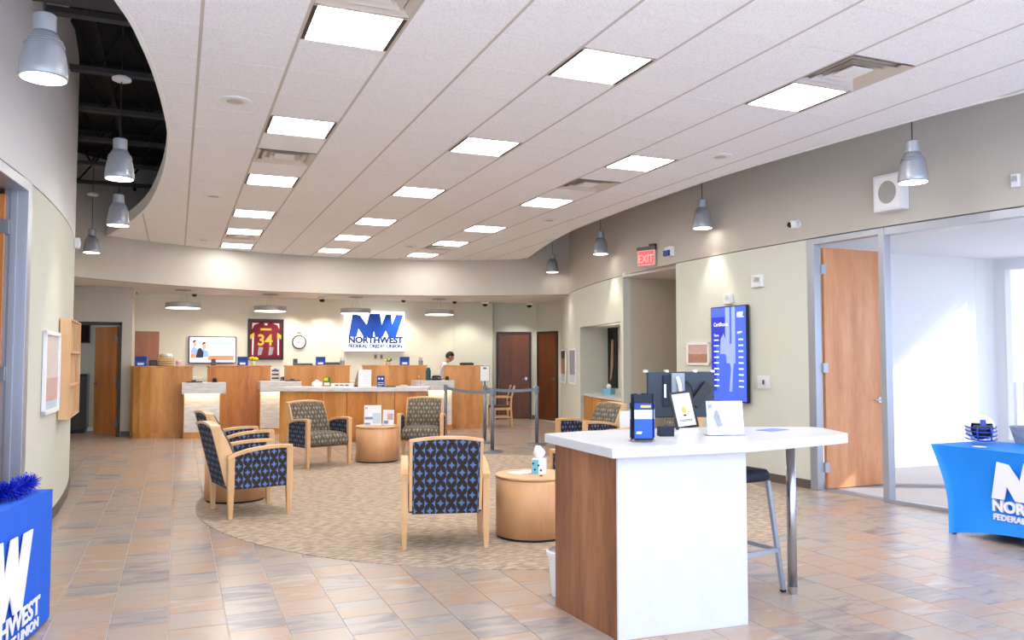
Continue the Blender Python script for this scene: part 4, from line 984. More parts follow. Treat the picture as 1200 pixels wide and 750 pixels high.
# on the stone slabs and the island
def screenpad(t_): B(-.14, .14, -.09, .09, 0, .02).build('pad', 'black', t_, bevel=.004); B(-.05, .03, -.06, .05, .02, .05).build('signature_box', 'grey_device', t_, bevel=.004)
deco('signature_pad', 'black signature pad on the stone counter beside the corner desk', 'signature pad', 228, PY1+.12, 1.04, screenpad); deco('signature_pad', 'black signature pad on the stone counter next to the island counter', 'signature pad', 343, PY2+.2, 1.04, screenpad)
def pod(t_): MB().ball((0, 0, .045), .045, 12, 8).build('camera_ball', 'black', t_, smooth=True); B(-.05, .05, -.05, .05, 0, .012).build('foot', 'black', t_)
deco('desk_camera', 'black ball camera on the stone counter below the jersey desk', 'camera', 252, PY1+.15, 1.04, pod); deco('desk_camera', 'black ball camera on the stone counter beside the corridor end desk', 'camera', 524, PY3+.12, 1.04, pod)
def isl(q, back=.3):
    r0 = ray(q, 455); best = None
    for i in range(101):
        u = i/100; c = ip(u, -back); c = (c[0]+2.9, c[1]+14.9); e_ = abs(px((c[0], c[1], ZI))[0]-q)
        if best is None or e_ < best[0]: best = (e_, c)
    return (best[1][0], best[1][1], ZI)
def cups(t_):
    for k in range(3): MB().ball((.05*k-.05, .02*(k % 2), .05+.03*(k % 2)), .05, 10, 6).build('crumpled_tissue', 'paper', t_, smooth=True)
    B(-.06, .06, -.05, .05, 0, .05).build('box', 'white', t_)
t_ = thing('tissue_dispenser', 'white tissue dispenser at the near end of the island counter top', 'tissue box', isl(371.5)); cups(t_)
t_ = thing('brochure_rack', 'green and yellow brochure rack on the island counter', 'brochure', isl(383), math.radians(-20)); B(-.07, .07, -.02, .03, 0, .04).build('base', 'acrylic', t_)
B(-.065, .065, -.015, -.008, .02, .18).build('card', 'green_leaf', t_); B(-.055, .02, -.019, -.0155, .11, .17).build('print', 'yellow', t_); B(-.05, .05, -.019, -.0155, .03, .08).build('print', 'paper', t_)
t_ = thing('label_printer', 'white label printer with dark buttons on the island counter', 'printer', isl(402), math.radians(-20)); B(-.20, .20, -.08, .08, 0, .065).build('body', 'white_plastic', t_, bevel=.006)
for k in range(3): B(-.13+.09*k, -.06+.09*k, -.084, -.0805, .025, .045).build('button_row', 'grey_device', t_)
t_ = thing('tablet_stand', 'tan tablet leaning on a dark stand on the island counter', 'tablet', isl(420, .45), math.radians(-50)); MB().box(-.11, .11, -.012, .012, .02, .33, M=Matrix.Rotation(math.radians(-22), 4, 'X')).build('tablet', 'beige_device', t_, bevel=.004); B(-.11, .11, -.05, .16, 0, .02).build('stand', 'black', t_)
sign_stand('counter_sign', 'large white notice sheet standing on the island counter', 'sign', isl(428, .15), math.radians(-20), .24, .32, 4, 'paper', tuple((.12, .86, z, z+.012, 'pale_blue') for z in (.2, .32, .44, .56, .68)))
sg = sign_stand('counter_sign', 'dark blue mask notice standing on the island counter', 'sign', isl(446, .13), math.radians(-20), .145, .21, 4, 'blue_dark', ((.18, .4, .66, .8, 'white'), (.55, .78, .66, .8, 'white'), (.12, .88, .36, .40, 'white'), (.12, .88, .22, .26, 'white'), (.12, .6, .1, .13, 'white')))
t_ = thing('bottle_pump', 'clear pump bottle on the island counter below the logo desk', 'bottle', isl(491, .4)); MB().lathe([(.03, 0), (.033, .10), (.012, .13), (.012, .16), (.001, .162)], 14).build('bottle', 'acrylic', t_); MB().tube([(0, 0, .16), (0, 0, .185), (-.03, 0, .19)], .006, 6).build('pump', 'white_plastic', t_)
o = MB().lathe([(.06, 0), (.075, .02), (.05, .035), (.001, .036)], 20).build('mint_dish', 'quartz'); o.location = isl(473, .25); tag(o, 'small pale dish on the island counter', 'dish')
t_ = thing('pen_tray', 'flat dark pen tray on the island counter', 'tray', isl(458, .2), math.radians(-20)); B(-.10, .10, -.04, .04, 0, .012).build('tray', 'black', t_); MB().cyl((-.08, 0, .018), (.08, .01, .018), .006, n=6).build('pen', 'grey_device', t_)
deco('drink_flask', 'dark teal flask beside the man at the end station', 'flask', 502, PY3+.2, 1.04, lambda t_: (MB().lathe([(.05, 0), (.052, .20), (.04, .23)], 16).build('flask', 'teal', t_), MB().lathe([(.035, .23), (.035, .26), (.001, .262)], 14).build('lid', 'teal', t_)))
deco('desk_phone', 'grey phone next to the teal flask', 'telephone', 511, PY3+.15, 1.04, phone)
# ================================================================== MAN AT THE END STATION
def skin_body(name, joints, edges, mat, parent, root=0, sub=2):
    me = bpy.data.meshes.new(name); me.from_pydata([j[:3] for j in joints], edges, []); o = link(name, me, mat, parent)
    sk = o.modifiers.new('skin', 'SKIN'); sk.use_smooth_shade = True
    for v, j in zip(me.skin_vertices[0].data, joints): v.radius = (j[3], j[4] if len(j) > 4 else j[3])
    me.skin_vertices[0].data[root].use_root = True
    s = o.modifiers.new('sub', 'SUBSURF'); s.levels = sub; s.render_levels = sub
    return o
mp_ = ony(528, 420, 17.62)
man = thing('person', 'person in a pale shirt with short dark hair bending over the end teller desk', 'person', (mp_.x-.20, 17.66, 0), math.radians(78))
# local: faces -Y
Jm = [(0, 0, .92, .15, .11), (0, -.02, 1.10, .15, .11), (0, -.05, 1.27, .165, .11), (0, -.09, 1.38, .085, .075), (0, -.12, 1.43, .052), (0, -.15, 1.475, .055),
      (-.19, -.07, 1.33, .06), (-.25, -.10, 1.10, .045), (-.16, -.32, 1.06, .035), (.19, -.07, 1.33, .06), (.25, -.10, 1.10, .045), (.14, -.32, 1.06, .035),
      (-.10, 0, .86, .095), (-.11, .0, .47, .065), (-.11, .03, .09, .045), (-.11, -.13, .04, .038), (.10, 0, .86, .095), (.11, .0, .47, .065), (.11, .03, .09, .045), (.11, -.13, .04, .038)]
Em = [(0, 1), (1, 2), (2, 3), (3, 4), (4, 5), (2, 6), (6, 7), (7, 8), (2, 9), (9, 10), (10, 11), (0, 12), (12, 13), (13, 14), (14, 15), (0, 16), (16, 17), (17, 18), (18, 19)]
skin_body('body', Jm, Em, 'skin', man)
Js = [(j[0], j[1], j[2], j[3]+.012, (j[4] if len(j) > 4 else j[3])+.012) for j in (Jm[0], Jm[1], Jm[2], (0, -.10, 1.40, .066, .062), Jm[6], Jm[7], (-.18, -.27, 1.065, .036), Jm[9], Jm[10], (.16, -.27, 1.065, .036))]
skin_body('shirt', Js, [(0, 1), (1, 2), (2, 3), (2, 4), (4, 5), (5, 6), (2, 7), (7, 8), (8, 9)], 'shirt', man)
Jt = [(0, 0, .93, .16, .12), (-.10, 0, .84, .108), (-.11, 0, .47, .076), (-.11, .03, .11, .06), (.10, 0, .84, .108), (.11, 0, .47, .076), (.11, .03, .11, .06)]
skin_body('trousers', Jt, [(0, 1), (1, 2), (2, 3), (0, 4), (4, 5), (5, 6)], 'trousers', man)
Mh = Matrix.Translation((0, -.185, 1.53)) @ Matrix.Rotation(math.radians(22), 4, 'X')
def head_part(name, mat, fn, n=24, m_=16):
    mb = MB(); rings = []
    for k in range(m_+1):
        th = PI*k/m_; rings.append([tuple(Mh @ Vector(fn(th, 2*PI*i/n))) for i in range(n)])
    mb.loft(rings, cap=False); return mb.build(name, mat, man, smooth=True)
def headf(th, ph):
    st, ct = math.sin(th), math.cos(th); xx, yy, zz = .074*st*math.cos(ph), .094*st*math.sin(ph), .115*ct
    if zz < 0: xx *= 1+.25*zz/.115; yy = yy*(1-.12*(-zz/.115)) if yy > 0 else yy
    return (xx, yy-.005 if zz < 0 else yy, zz)
head_part('head', 'skin', headf)
def hairf(th, ph):
    th2 = th*.62; x_, y_, z_ = headf(th2 if math.sin(ph) > -.35 else th2*.62, ph); return (x_*1.10, y_*1.08+.006, z_*1.10+.004)
head_part('hair', 'hair', hairf)
nm = MB().loft([[tuple(Mh @ Vector(p)) for p in r] for r in ([(-.008, -.09, .015), (.008, -.09, .015), (0, -.086, .02)], [(-.014, -.092, -.022), (.014, -.092, -.022), (0, -.115, -.015)])]); nm.build('nose', 'skin', man)
for s in (-1, 1):
    MB().ball(tuple(Mh @ Vector((s*.03, -.083, .012))), .010, 8, 6).build('eye', 'black', man, smooth=True)
    MB().ball(tuple(Mh @ Vector((s*.076, .0, -.005))), .022, 8, 6, 1.3).build('ear', 'skin', man, smooth=True)
    for k in range(5):    # fingers resting on the counter
        bx0 = s*.15+(k-2)*.014; y0 = -.345 if k != 0 else -.33; l = (.045, .06, .066, .06, .046)[k]
        MB().tube([(bx0, y0+.02, 1.062), (bx0, y0-l*.5, 1.060), (bx0, y0-l, 1.050)], [.0095, .0085, .007], 8).build('finger', 'skin', man, smooth=True)
MB().box(-.02, .02, -.002, .002, -.003, .003, M=Mh @ Matrix.Translation((0, -.088, -.05))).build('mouth', 'pale_red', man)
# ================================================================== BACK WALL
def wallM(xc, z, off=.0):
    s = (bwy(min(6.1, xc+.1))-bwy(max(-.8, xc-.1)))/.2; e = Vector((1, s, 0)).normalized(); n = Vector((e.y, -e.x, 0))
    return frameM(Vector((xc, bwy(xc), z))+n*off, e, (0, 0, 1))
def bw(q, r_):      # point on the back wall
    Y = 18.8
    for _ in range(6): p = ony(q, r_, Y); Y = bwy(max(-.85, min(6.15, p.x)))
    return ony(q, r_, Y)
def rect_on(mb, M_, x0, x1, y0, y1, d0, d1): return mb.box(x0, x1, y0, y1, d0, d1, M=M_)
R_ = lambda M_, *a: MB().box(*a, M=M_)
# wood panel
a, c = bw(157, 388), bw(186, 428); M_ = wallM((a.x+c.x)/2, 0); w = (c.x-a.x)/2
o = R_(M_, -w, w, 1.0, a.z, .002, .022).build('wall_panel', 'wood_panel', bevel=.002); tag(o, 'plain reddish wood panel fixed to the wall behind the corner desk', 'panel')
# television
a, c = bw(220.5, 394), bw(276, 425.5); cx = (a.x+c.x)/2; M_ = wallM(cx, (a.z+c.z)/2); w, h_ = (c.x-a.x)/2, (a.z-c.z)/2
tv = thing('television', 'wide wall television showing two people and an orange banner', 'television', (0, 0, 0))
R_(M_, -w, w, -h_, h_, .03, .07).build('bezel', 'black', tv, bevel=.004); R_(M_, -.15, .15, -.1, .1, .0, .03).build('wall_mount', 'black', tv)
sc_ = R_(M_, -w+.02, w-.02, -h_+.02, h_-.02, .0705, .072).build('screen', 'screen_white', tv)
def scr(poly, mt, d=.0725, par=sc_, MM=None, W=None, H_=None): return MB().prism([((u*2-1)*(W or w-.02), (v*2-1)*(H_ or h_-.02)) for u, v in poly], d, d+.001, 'z', M=MM or M_).build('picture', mt, par)
scr([(.40, .08), (.97, .08), (.97, .27), (.44, .27), (.40, .22)], 'screen_orange')
scr([(.02, .20), (.16, .22), (.20, .42), (.14, .58), (.08, .62), (.03, .5)], 'screen_blueshirt', .073); scr([(.07, .62), (.13, .60), (.15, .74), (.12, .84), (.07, .80)], 'screen_skin', .073); scr([(.06, .76), (.13, .84), (.15, .80), (.12, .90), (.07, .87)], 'screen_dark', .074)
scr([(.27, .50), (.34, .52), (.36, .66), (.32, .76), (.27, .70)], 'screen_skin', .073); scr([(.26, .68), (.33, .76), (.36, .70), (.33, .82), (.28, .80)], 'screen_dark', .074); scr([(.26, .2), (.42, .22), (.40, .42), (.32, .52), (.26, .48)], 'screen_blueshirt', .073)
scr([(.13, .18), (.29, .18), (.30, .40), (.24, .58), (.18, .55)], 'screen_dark', .0745); scr([(.02, .16), (.12, .18), (.12, .34), (.03, .36)], 'screen_orange', .0745)
for v, u0, u1 in ((.84, .40, .72), (.74, .42, .94), (.62, .42, .94)): scr([(u0, v), (u1, v), (u1, v+.04), (u0, v+.04)], 'screen_blueshirt')
# framed jersey
a, c = bw(290.5, 373.5), bw(331.5, 421.5); cx = (a.x+c.x)/2; M_ = wallM(cx, (a.z+c.z)/2); w, h_ = (c.x-a.x)/2, (a.z-c.z)/2
fj = thing('framed_jersey', 'burgundy sports jersey numbered 34 in a black shadow-box frame', 'framed jersey', (0, 0, 0))
mb = MB()
for x0, x1, y0, y1 in ((-w, w, -h_, -h_+.045), (-w, w, h_-.045, h_), (-w, -w+.045, -h_, h_), (w-.045, w, -h_, h_)): rect_on(mb, M_, x0, x1, y0, y1, .0, .06)
mb.build('frame', 'black', fj)
mb = MB()
for x0, x1, y0, y1 in ((-w+.045, w-.045, -h_+.045, -h_+.10), (-w+.045, w-.045, h_-.09, h_-.045), (-w+.045, -w+.09, -h_+.1, h_-.09), (w-.09, w-.045, -h_+.1, h_-.09)): rect_on(mb, M_, x0, x1, y0, y1, .005, .03)
mb.build('inner_mat', 'burgundy', fj); R_(M_, -w+.08, w-.08, -h_+.09, h_-.08, .002, .015).build('backing', 'paper', fj)
jer = MB().prism([(-.26, -.38), (.26, -.38), (.25, .10), (.33, -.02), (.345, .10), (.25, .32), (.10, .375), (0, .34), (-.10, .375), (-.25, .32), (-.345, .10), (-.33, -.02), (-.25, .10)], .016, .030, 'z', M=M_).build('jersey', 'burgundy', fj)
for s in (-1, 1): MB().prism([(s*.245, .06), (s*.335, -.0), (s*.343, .09), (s*.25, .15)], .0305, .032, 'z', M=M_).build('sleeve_band', 'gold', jer)
text('number', '34', 'gold', .34, jer, M_ @ Matrix.Translation((-.17, -.13, .031)), .001, .008, width=.32)
R_(M_, -.12, .12, .20, .245, .0305, .032).build('name_bar', 'gold', jer); R_(M_, -.03, .03, .315, .345, .031, .0325).build('collar_tag', 'white', jer)
for x0 in (-.17, .06): MB().prism([(x0, -.36), (x0+.08, -.34), (x0+.12, -.18), (x0+.02, -.16)], .0305, .0315, 'z', M=M_).build('crease_print', 'photo_grey', jer)
# clock
p = bw(350.3, 401); M_ = wallM(p.x, p.z); ck = thing('wall_clock', 'round wall clock with a black rim and white face', 'clock', (0, 0, 0))
def disc(mb, r, d0, d1, n=32, cx=0, cy=0): return mb.prism([(cx+r*math.cos(2*PI*i/n), cy+r*math.sin(2*PI*i/n)) for i in range(n)], d0, d1, 'z', M=M_)
disc(MB(), .158, 0, .035).build('rim', 'black', ck); disc(MB(), .135, .0352, .037).build('face', 'paper', ck)
for k in range(12):
    MB().box(-.005, .005, .10, .125, .0372, .0385, M=M_ @ Matrix.Rotation(k*PI/6, 4, 'Z')).build('hour_mark', 'black', ck)
for ang, l, wd in ((100, .075, .007), (60, .11, .005)): MB().box(-wd, wd, -.02, l, .0386, .040, M=M_ @ Matrix.Rotation(math.radians(ang), 4, 'Z')).build('clock_hand', 'black', ck)
p = bw(350.5, 386); M_ = wallM(p.x, p.z); t_ = thing('wall_sensor', 'small white strobe box above the round clock', 'alarm'); R_(M_, -.05, .05, -.06, .06, 0, .04).build('box', 'white_plastic', t_, bevel=.006); R_(M_, -.03, .03, -.02, .03, .04, .05).build('lens', 'acrylic', t_)
# lit logo sign
a, c = bw(403.5, 364.5), bw(472.5, 411.5); cx = (a.x+c.x)/2; M_ = wallM(cx, (a.z+c.z)/2); w, h_ = (c.x-a.x)/2, (a.z-c.z)/2
ls = thing('lit_sign', 'white lit box sign with a large blue NW logo on the teller wall', 'sign', (0, 0, 0))
R_(M_, -w, w, -h_, h_, .05, .14).build('box', 'sign_face', ls, bevel=.01); R_(M_, -w+.1, w-.1, -h_+.1, h_-.1, .0, .05).build('wall_bracket', 'white_plastic', ls)
R_(M_, -w, w, -h_-.03, -h_, .05, .14).build('bottom_rail', 'drum_grey', ls)
k_ = 2*w/66.7
logo('logo', 'blue_logo', 61*k_, ls, M_ @ Matrix.Translation((-w+4.2*k_, -h_+15.5*k_, .1405)), .006)
text('lettering', 'NORTHWEST', 'blue_dark', .2, ls, M_ @ Matrix.Translation((-w+4.2*k_, -h_+9.0*k_, .143)), .002, .011, width=61*k_)
text('lettering', 'FEDERAL CREDIT UNION', 'blue_dark', .115, ls, M_ @ Matrix.Translation((-w+4.2*k_, -h_+3.6*k_, .143)), .002, .006, width=60*k_)
for q, ol in ((440, 'grey outlet plate under the lit sign, nearer the wall clock'), (447, 'grey outlet plate under the lit sign, nearer the tiny pot plant')): 
    p = bw(q, 418); M_ = wallM(p.x, p.z); t_ = thing('outlet', ol, 'outlet', group='outlets under the sign'); R_(M_, -.035, .035, -.055, .055, 0, .008).build('plate', 'drum_grey', t_); R_(M_, -.018, .018, -.03, .03, .008, .011).build('socket', 'grey_device', t_)
# ================================================================== ROPE BARRIER AND FAR CHAIR
ST = [(onz(522, 516), 1.0, None), (onz(568, 519), 1.0, 'post'), (onz(577, 530), 1.0, None), (onz(629, 521.5), 1.0, None)]
SL = ['grey barrier post nearest the lit stone counter', 'grey barrier post carrying the notice sheet', 'grey barrier post standing in front of the notice post', 'grey barrier post nearest the curved wall']
s0 = None
for (p, hh, _), lab in zip(ST, SL):
    if s0 is None:
        s0 = thing('barrier_post', lab, 'barrier post', (p.x, p.y, 0), group='rope barrier posts')
        MB().lathe([(.165, 0), (.165, .012), (.15, .025), (.035, .04), (.001, .042)], 32).build('base', 'post_grey', s0, smooth=False)
        MB().cyl((0, 0, .03), (0, 0, .92), .030, n=18).build('pole', 'post_grey', s0, smooth=True)
        MB().lathe([(.038, .90), (.038, 1.0), (.03, 1.012), (.001, 1.013)], 18).build('belt_head', 'belt_grey', s0)
    else: dup(s0, (p.x, p.y, 0), 0, lab)
def belt(a, c, z0, z1, lab):
    A2, C2 = Vector((a.x, a.y)), Vector((c.x, c.y)); d = (C2-A2).normalized(); A2 = A2+d*.04; C2 = C2-d*.04; rings = []
    nn = Vector((-d.y, d.x))*.002
    for i in range(9):
        u = i/8; q = A2+(C2-A2)*u; sag = -.03*4*u*(1-u); z = z0+(z1-z0)*u+sag
        rings.append([(q.x+nn.x, q.y+nn.y, z-.026), (q.x-nn.x, q.y-nn.y, z-.026), (q.x-nn.x, q.y-nn.y, z+.026), (q.x+nn.x, q.y+nn.y, z+.026)])
    o = MB().loft(rings).build('barrier_belt', 'belt_grey'); tag(o, lab, 'barrier belt', 'barrier belts')
belt(ST[0][0], ST[2][0], .955, .955, 'grey belt stretched in front of the corridor end desk'); belt(ST[1][0], ST[3][0], .955, .955, 'grey belt stretched in front of the far dark doors')
p = ST[1][0]; nt = thing('notice_sheet', 'white notice sheet in a holder on top of a barrier post', 'sign', (p.x, p.y, 1.013), math.radians(-20))
MB().cyl((0, 0, 0), (0, 0, .08), .012, n=10).build('stem', 'black', nt); B(-.085, .085, -.006, .006, .07, .35).build('holder', 'post_grey', nt); B(-.078, .078, -.0085, -.0062, .078, .342).build('sheet', 'paper', nt); B(-.03, .03, -.0105, -.0086, .29, .32).build('logo', 'grey_device', nt)
wc = thing('side_chair', 'light wood side chair with a dark seat in front of the far dark door', 'chair', (6.62, 16.75, 0), math.radians(78))
for sx in (-.22, .22):
    MB().box(sx-.018, sx+.018, .19, .225, 0, .44).build('leg', 'wood_light', wc)
    MB().loft([[(sx-.018, y-.018, z), (sx+.018, y-.018, z), (sx+.018, y+.018, z), (sx-.018, y+.018, z)] for y, z in ((-.24, 0), (-.21, .44), (-.22, .62), (-.29, .90))]).build('leg', 'wood_light', wc)
    B(sx-.012, sx+.012, -.2, .2, .20, .23).build('stretcher', 'wood_light', wc); B(sx-.015, sx+.015, -.2, .21, .37, .42).build('seat_rail', 'wood_light', wc); B(sx-.018, sx+.018, -.22, .2, .635, .665).build('armrest', 'wood_light', wc); B(sx-.014, sx+.014, .17, .2, .42, .64).build('arm_post', 'wood_light', wc)
B(-.215, .215, -.2, .22, .42, .465).build('seat', 'chair_dark', wc, bevel=.012)
MB().box(-.2, .2, -.015, .015, 0, .34, M=Matrix.Translation((0, -.225, .54)) @ Matrix.Rotation(math.radians(12), 4, 'X')).build('backrest', 'chair_dark', wc, bevel=.01)
# ================================================================== RIGHT WALL
def rM(y, z, off=0.):
    dx = (rwx(y+.05)-rwx(y-.05))/.1; e = -Vector((dx, 1, 0)).normalized()      # reading direction: toward -y
    n = Vector((e.y, -e.x, 0)); 
    if n.x > 0: n = -n
    return frameM(Vector((rwx(y), y, z))+n*off, e, (0, 0, 1))
def pic(name, lab, cat, q0, r0, q1, r1, mats, fw=.03, fmat='white', group=None, d=.025):
    a, c = onarc(q0, r0), onarc(q1, r1); M_ = rM((a.y+c.y)/2, (a.z+c.z)/2); w, h_ = abs(a.y-c.y)/2, abs(a.z-c.z)/2
    t_ = thing(name, lab, cat, group=group); mb = MB()
    for x0, x1, y0, y1 in ((-w, w, -h_, -h_+fw), (-w, w, h_-fw, h_), (-w, -w+fw, -h_, h_), (w-fw, w, -h_, h_)): rect_on(mb, M_, x0, x1, y0, y1, 0.001, d)
    mb.build('frame', fmat, t_)
    k = len(mats)
    for i, mt in enumerate(mats):
        y0 = -h_+fw+(2*h_-2*fw)*i/k; R_(M_, -w+fw, w-fw, y0, y0+(2*h_-2*fw)/k, .002, d*.6).build('picture', mt, t_)
    return t_, M_, w, h_
pic('wall_picture', 'narrow framed print farther along the curved wall past the niche', 'picture', 658.5, 410, 664.5, 450, ('pale_blue', 'photo_tan', 'photo_tan', 'photo_dark'))
pic('wall_picture', 'framed blue-grey print beside the refreshment niche', 'picture', 668, 409, 676, 451, ('pale_blue', 'photo_grey', 'photo_grey', 'photo_grey'))
pic('wall_picture', 'white framed group photo beside the blue portrait screen', 'picture', 806, 402, 832.5, 428, ('photo_tan', 'photo_pink'))
# portrait screen
a, c = onarc(838.5, 361), onarc(882, 474); M_ = rM((a.y+c.y)/2, (2.165+.93)/2); w, h_ = abs(a.y-c.y)/2, (2.165-.93)/2
ps = thing('portrait_screen', 'tall blue portrait screen listing certificate rates on the curved wall', 'screen')
R_(M_, -w, w, -h_, h_, .03, .075).build('bezel', 'black', ps, bevel=.004); R_(M_, -.15, .15, -.2, .2, -.02, .03).build('wall_mount', 'black', ps)
s2_ = R_(M_, -w+.014, w-.014, -h_+.014, h_-.014, .0755, .077).build('screen', 'screen_blue', ps)
sq = lambda poly, mt, d=.0775: scr(poly, mt, d, s2_, M_, w-.014, h_-.014)
sq([(.0, .60), (.40, .60), (.40, .90), (.0, .90)], 'screen_blue_deep'); sq([(.0, .10), (.14, .10), (.14, .60), (.0, .60)], 'screen_blue_deep'); sq([(.42, .40), (.54, .40), (.54, 1), (.42, 1)], 'screen_blue_pale'); sq([(.60, .40), (.70, .40), (.70, 1), (.60, 1)], 'screen_blue_pale')
sq([(.26, .50), (.44, .50), (.42, .66), (.36, .72), (.28, .66)], 'screen_blue_pale', .079); sq([(.20, .14), (.46, .16), (.44, .48), (.28, .50)], 'screen_blue', .079); sq([(.28, .70), (.35, .70), (.36, .78), (.30, .80)], 'screen_blue_deep', .0795)
sq([(.52, .10), (.60, .10), (.64, .34), (.70, .52), (.66, .62), (.54, .60), (.50, .48), (.58, .34)], 'screen_blue_pale', .080); sq([(.66, .08), (.76, .08), (.72, .40), (.68, .40)], 'screen_blue', .080)
S_ = 2*(w-.014); Hh = 2*(h_-.014)
def stx(body, u, v, size, width=None, bold=.001): return text('lettering', body, 'screen_text', size, s2_, M_ @ Matrix.Translation(((u-.5)*S_, (v-.5)*Hh, .081)), .0005, bold*.3, width=width)
stx('Certificates', .08, .80, .07, .42*S_); stx('Term', .08, .69, .045); stx('APY*', .76, .71, .045)
for k in range(9):
    v = .645-.062*k
    for u0, u1 in ((.08, .22), (.80, .93)): sq([(u0, v), (u1, v), (u1, v+.012), (u0, v+.012)], 'screen_text', .080)
logo('logo', 'screen_text', .12, s2_, M_ @ Matrix.Translation((.26*S_, .40*Hh, .081)), .0005); sq([(.76, .885), (.95, .885), (.95, .893), (.76, .893)], 'screen_text', .080)
def wallbox(name, lab, cat, q0, r0, q1, r1, d, mat, extra=None):
    a, c = onarc(q0, r0), onarc(q1, r1); M_ = rM((a.y+c.y)/2, (a.z+c.z)/2); w, h_ = abs(a.y-c.y)/2, abs(a.z-c.z)/2
    t_ = thing(name, lab, cat); R_(M_, -w, w, -h_, h_, 0.001, d).build('housing', mat, t_, bevel=.006)
    if extra: extra(t_, M_, w, h_, d)
    return t_
def strobe(t_, M_, w, h_, d): R_(M_, -w*.6, w*.6, -h_*.2, h_*.6, d, d+.02).build('lens', 'acrylic', t_)
wallbox('alarm_strobe', 'white alarm strobe high on the sage wall near the glass door', 'alarm', 883.5, 323, 896, 336, .05, 'white_plastic', strobe)
wallbox('motion_sensor', 'white motion sensor just above the blue portrait screen', 'sensor', 851, 345, 859, 356, .05, 'white_plastic', strobe)
wallbox('motion_sensor', 'white motion sensor on the taupe wall above the office glass', 'sensor', 1187, 205, 1197, 219, .05, 'white_plastic', strobe)
def grille(t_, M_, w, h_, d):
    R_(M_, -w*.86, w*.86, -h_*.86, h_*.86, d, d+.004).build('front', 'white', t_)
    for k, r in enumerate((.62, .42, .22)): MB().prism([(r*w*math.cos(i*PI/16), r*h_*math.sin(i*PI/16)) for i in range(32)], d+.004+.002*k, d+.006+.002*k, 'z', M=M_).build('speaker_cone', 'drum_grey', t_)
wallbox('wall_speaker', 'square white wall speaker above the glass office door', 'speaker', 1031, 209, 1066, 245, .12, 'white_plastic', grille)
a = onarc(935, 263); M_ = rM(a.y, a.z); ec = thing('eyeball_camera', 'white eyeball camera above the glass office door frame', 'security camera')
MB().prism([(.055*math.cos(i*PI/12), .055*math.sin(i*PI/12)) for i in range(24)], 0, .02, 'z', M=M_).build('base', 'white_plastic', ec)
q = M_ @ Vector((-.01, 0, .06)); MB().ball(q, .055, 20, 12).build('eyeball', 'white_plastic', ec, smooth=True); q2 = M_ @ Vector((-.028, -.008, .096)); MB().ball(q2, .034, 16, 10).build('lens', 'black_gloss', ec, smooth=True)
def thermo(t_, M_, w, h_, d):
    R_(M_, -w*.45, w*.45, -h_*.6, h_*.6, d, d+.012).build('thermostat', 'white_plastic', t_); R_(M_, -w*.05, w*.3, -h_*.35, h_*.35, d+.012, d+.014).build('display', 'grey_device', t_)
    R_(M_, -w*1.25, w*1.25, -h_*1.1, h_*1.1, d+.03, d+.034).build('clear_cover', 'acrylic', t_)
wallbox('thermostat_box', 'thermostat under a clear guard beside the portrait screen', 'thermostat', 888, 440, 903, 456, .012, 'white_plastic', thermo)
# exit sign and small blue-white box beside it
a = onarc(765, 300); t_ = thing('exit_sign', 'red lit EXIT sign on a grey bracket above the side passage', 'exit sign'); Mx = frameM((a.x-.11, a.y, a.z-.02), (.42, -.91, 0), (0, 0, 1))
R_(Mx, -.15, .15, -.13, .10, -.02, .02).build('plate', 'white_plastic', t_); text('lettering', 'EXIT', 'exit_red', .17, t_, Mx @ Matrix.Translation((-.13, -.085, .022)), .002, .001, width=.26); R_(Mx, -.14, .14, -.12, .09, .0201, .0208).build('glow_panel', 'exit_red', t_)
R_(Mx, -.16, .16, .10, .155, -.03, .03).build('canopy', 'grey_device', t_); R_(Mx, .06, .16, .155, .19, -.03, .03).build('lamp_head', 'black', t_)
for o in t_.children:
    if o.name.startswith('lettering'): o.data.materials.clear(); o.data.materials.append(MATS['white'])
wallbox('alarm_strobe', 'small blue and white emergency strobe beside the exit sign', 'alarm', 783.5, 290, 790.5, 300, .07, 'white_plastic', lambda t_, M_, w, h_, d: R_(M_, -w*.9, w*.9, -h_*.9, h_*.2, d, d+.03).build('lens', 'blue_dark', t_))
# niche: cabinet, worktop, dark framed panel and small items
nc = thing('niche_cabinet', 'wood cabinet with flat doors set into the refreshment niche', 'cabinet', (7.55, 13.05, 0))
fr_ = [(rwx(y)+.10-7.55, y-13.05) for y in (14.22, 13.6, 13.0, 12.4, 11.91)]
MB().prism(fr_+[(.42, 11.91-13.05), (.42, 14.22-13.05)], .09, .77).build('body', 'wood_niche', nc); MB().prism([(q[0]+.05, q[1]) for q in fr_]+[(.42, -1.13), (.42, 1.16)], 0, .09).build('plinth', 'black', nc)
for k in range(4):
    (xa, ya), (xb, yb) = fr_[k], fr_[k+1]; MB().loft([[(p[0]-.018, p[1], .11), (p[0]-.001, p[1], .11), (p[0]-.001, p[1], .755), (p[0]-.018, p[1], .755)] for p in ((xa, ya-.01), (xb, yb+.01))]).build('door', 'wood_niche', nc)
MB().prism([(q[0]-.04, q[1]) for q in fr_]+[(.42, -1.14), (.42, 1.17)], .77, .82).build('worktop', 'quartz', nc)
def nb(q, r_): d = ray(q, r_); t2 = nx1/d.x; return Vector((nx1, d.y*t2, EYE+d.z*t2))
a, c = nb(704, 385), nb(724.5, 455); t_ = thing('dark_panel', 'dark glossy framed panel hanging in the refreshment niche', 'picture')
B(nx1-.04, nx1-.001, c.y, a.y, c.z, a.z).build('frame', 'black', t_, bevel=.004); B(nx1-.043, nx1-.0405, c.y+.03, a.y-.03, c.z+.04, a.z-.03).build('glass_front', 'black_gloss', t_)
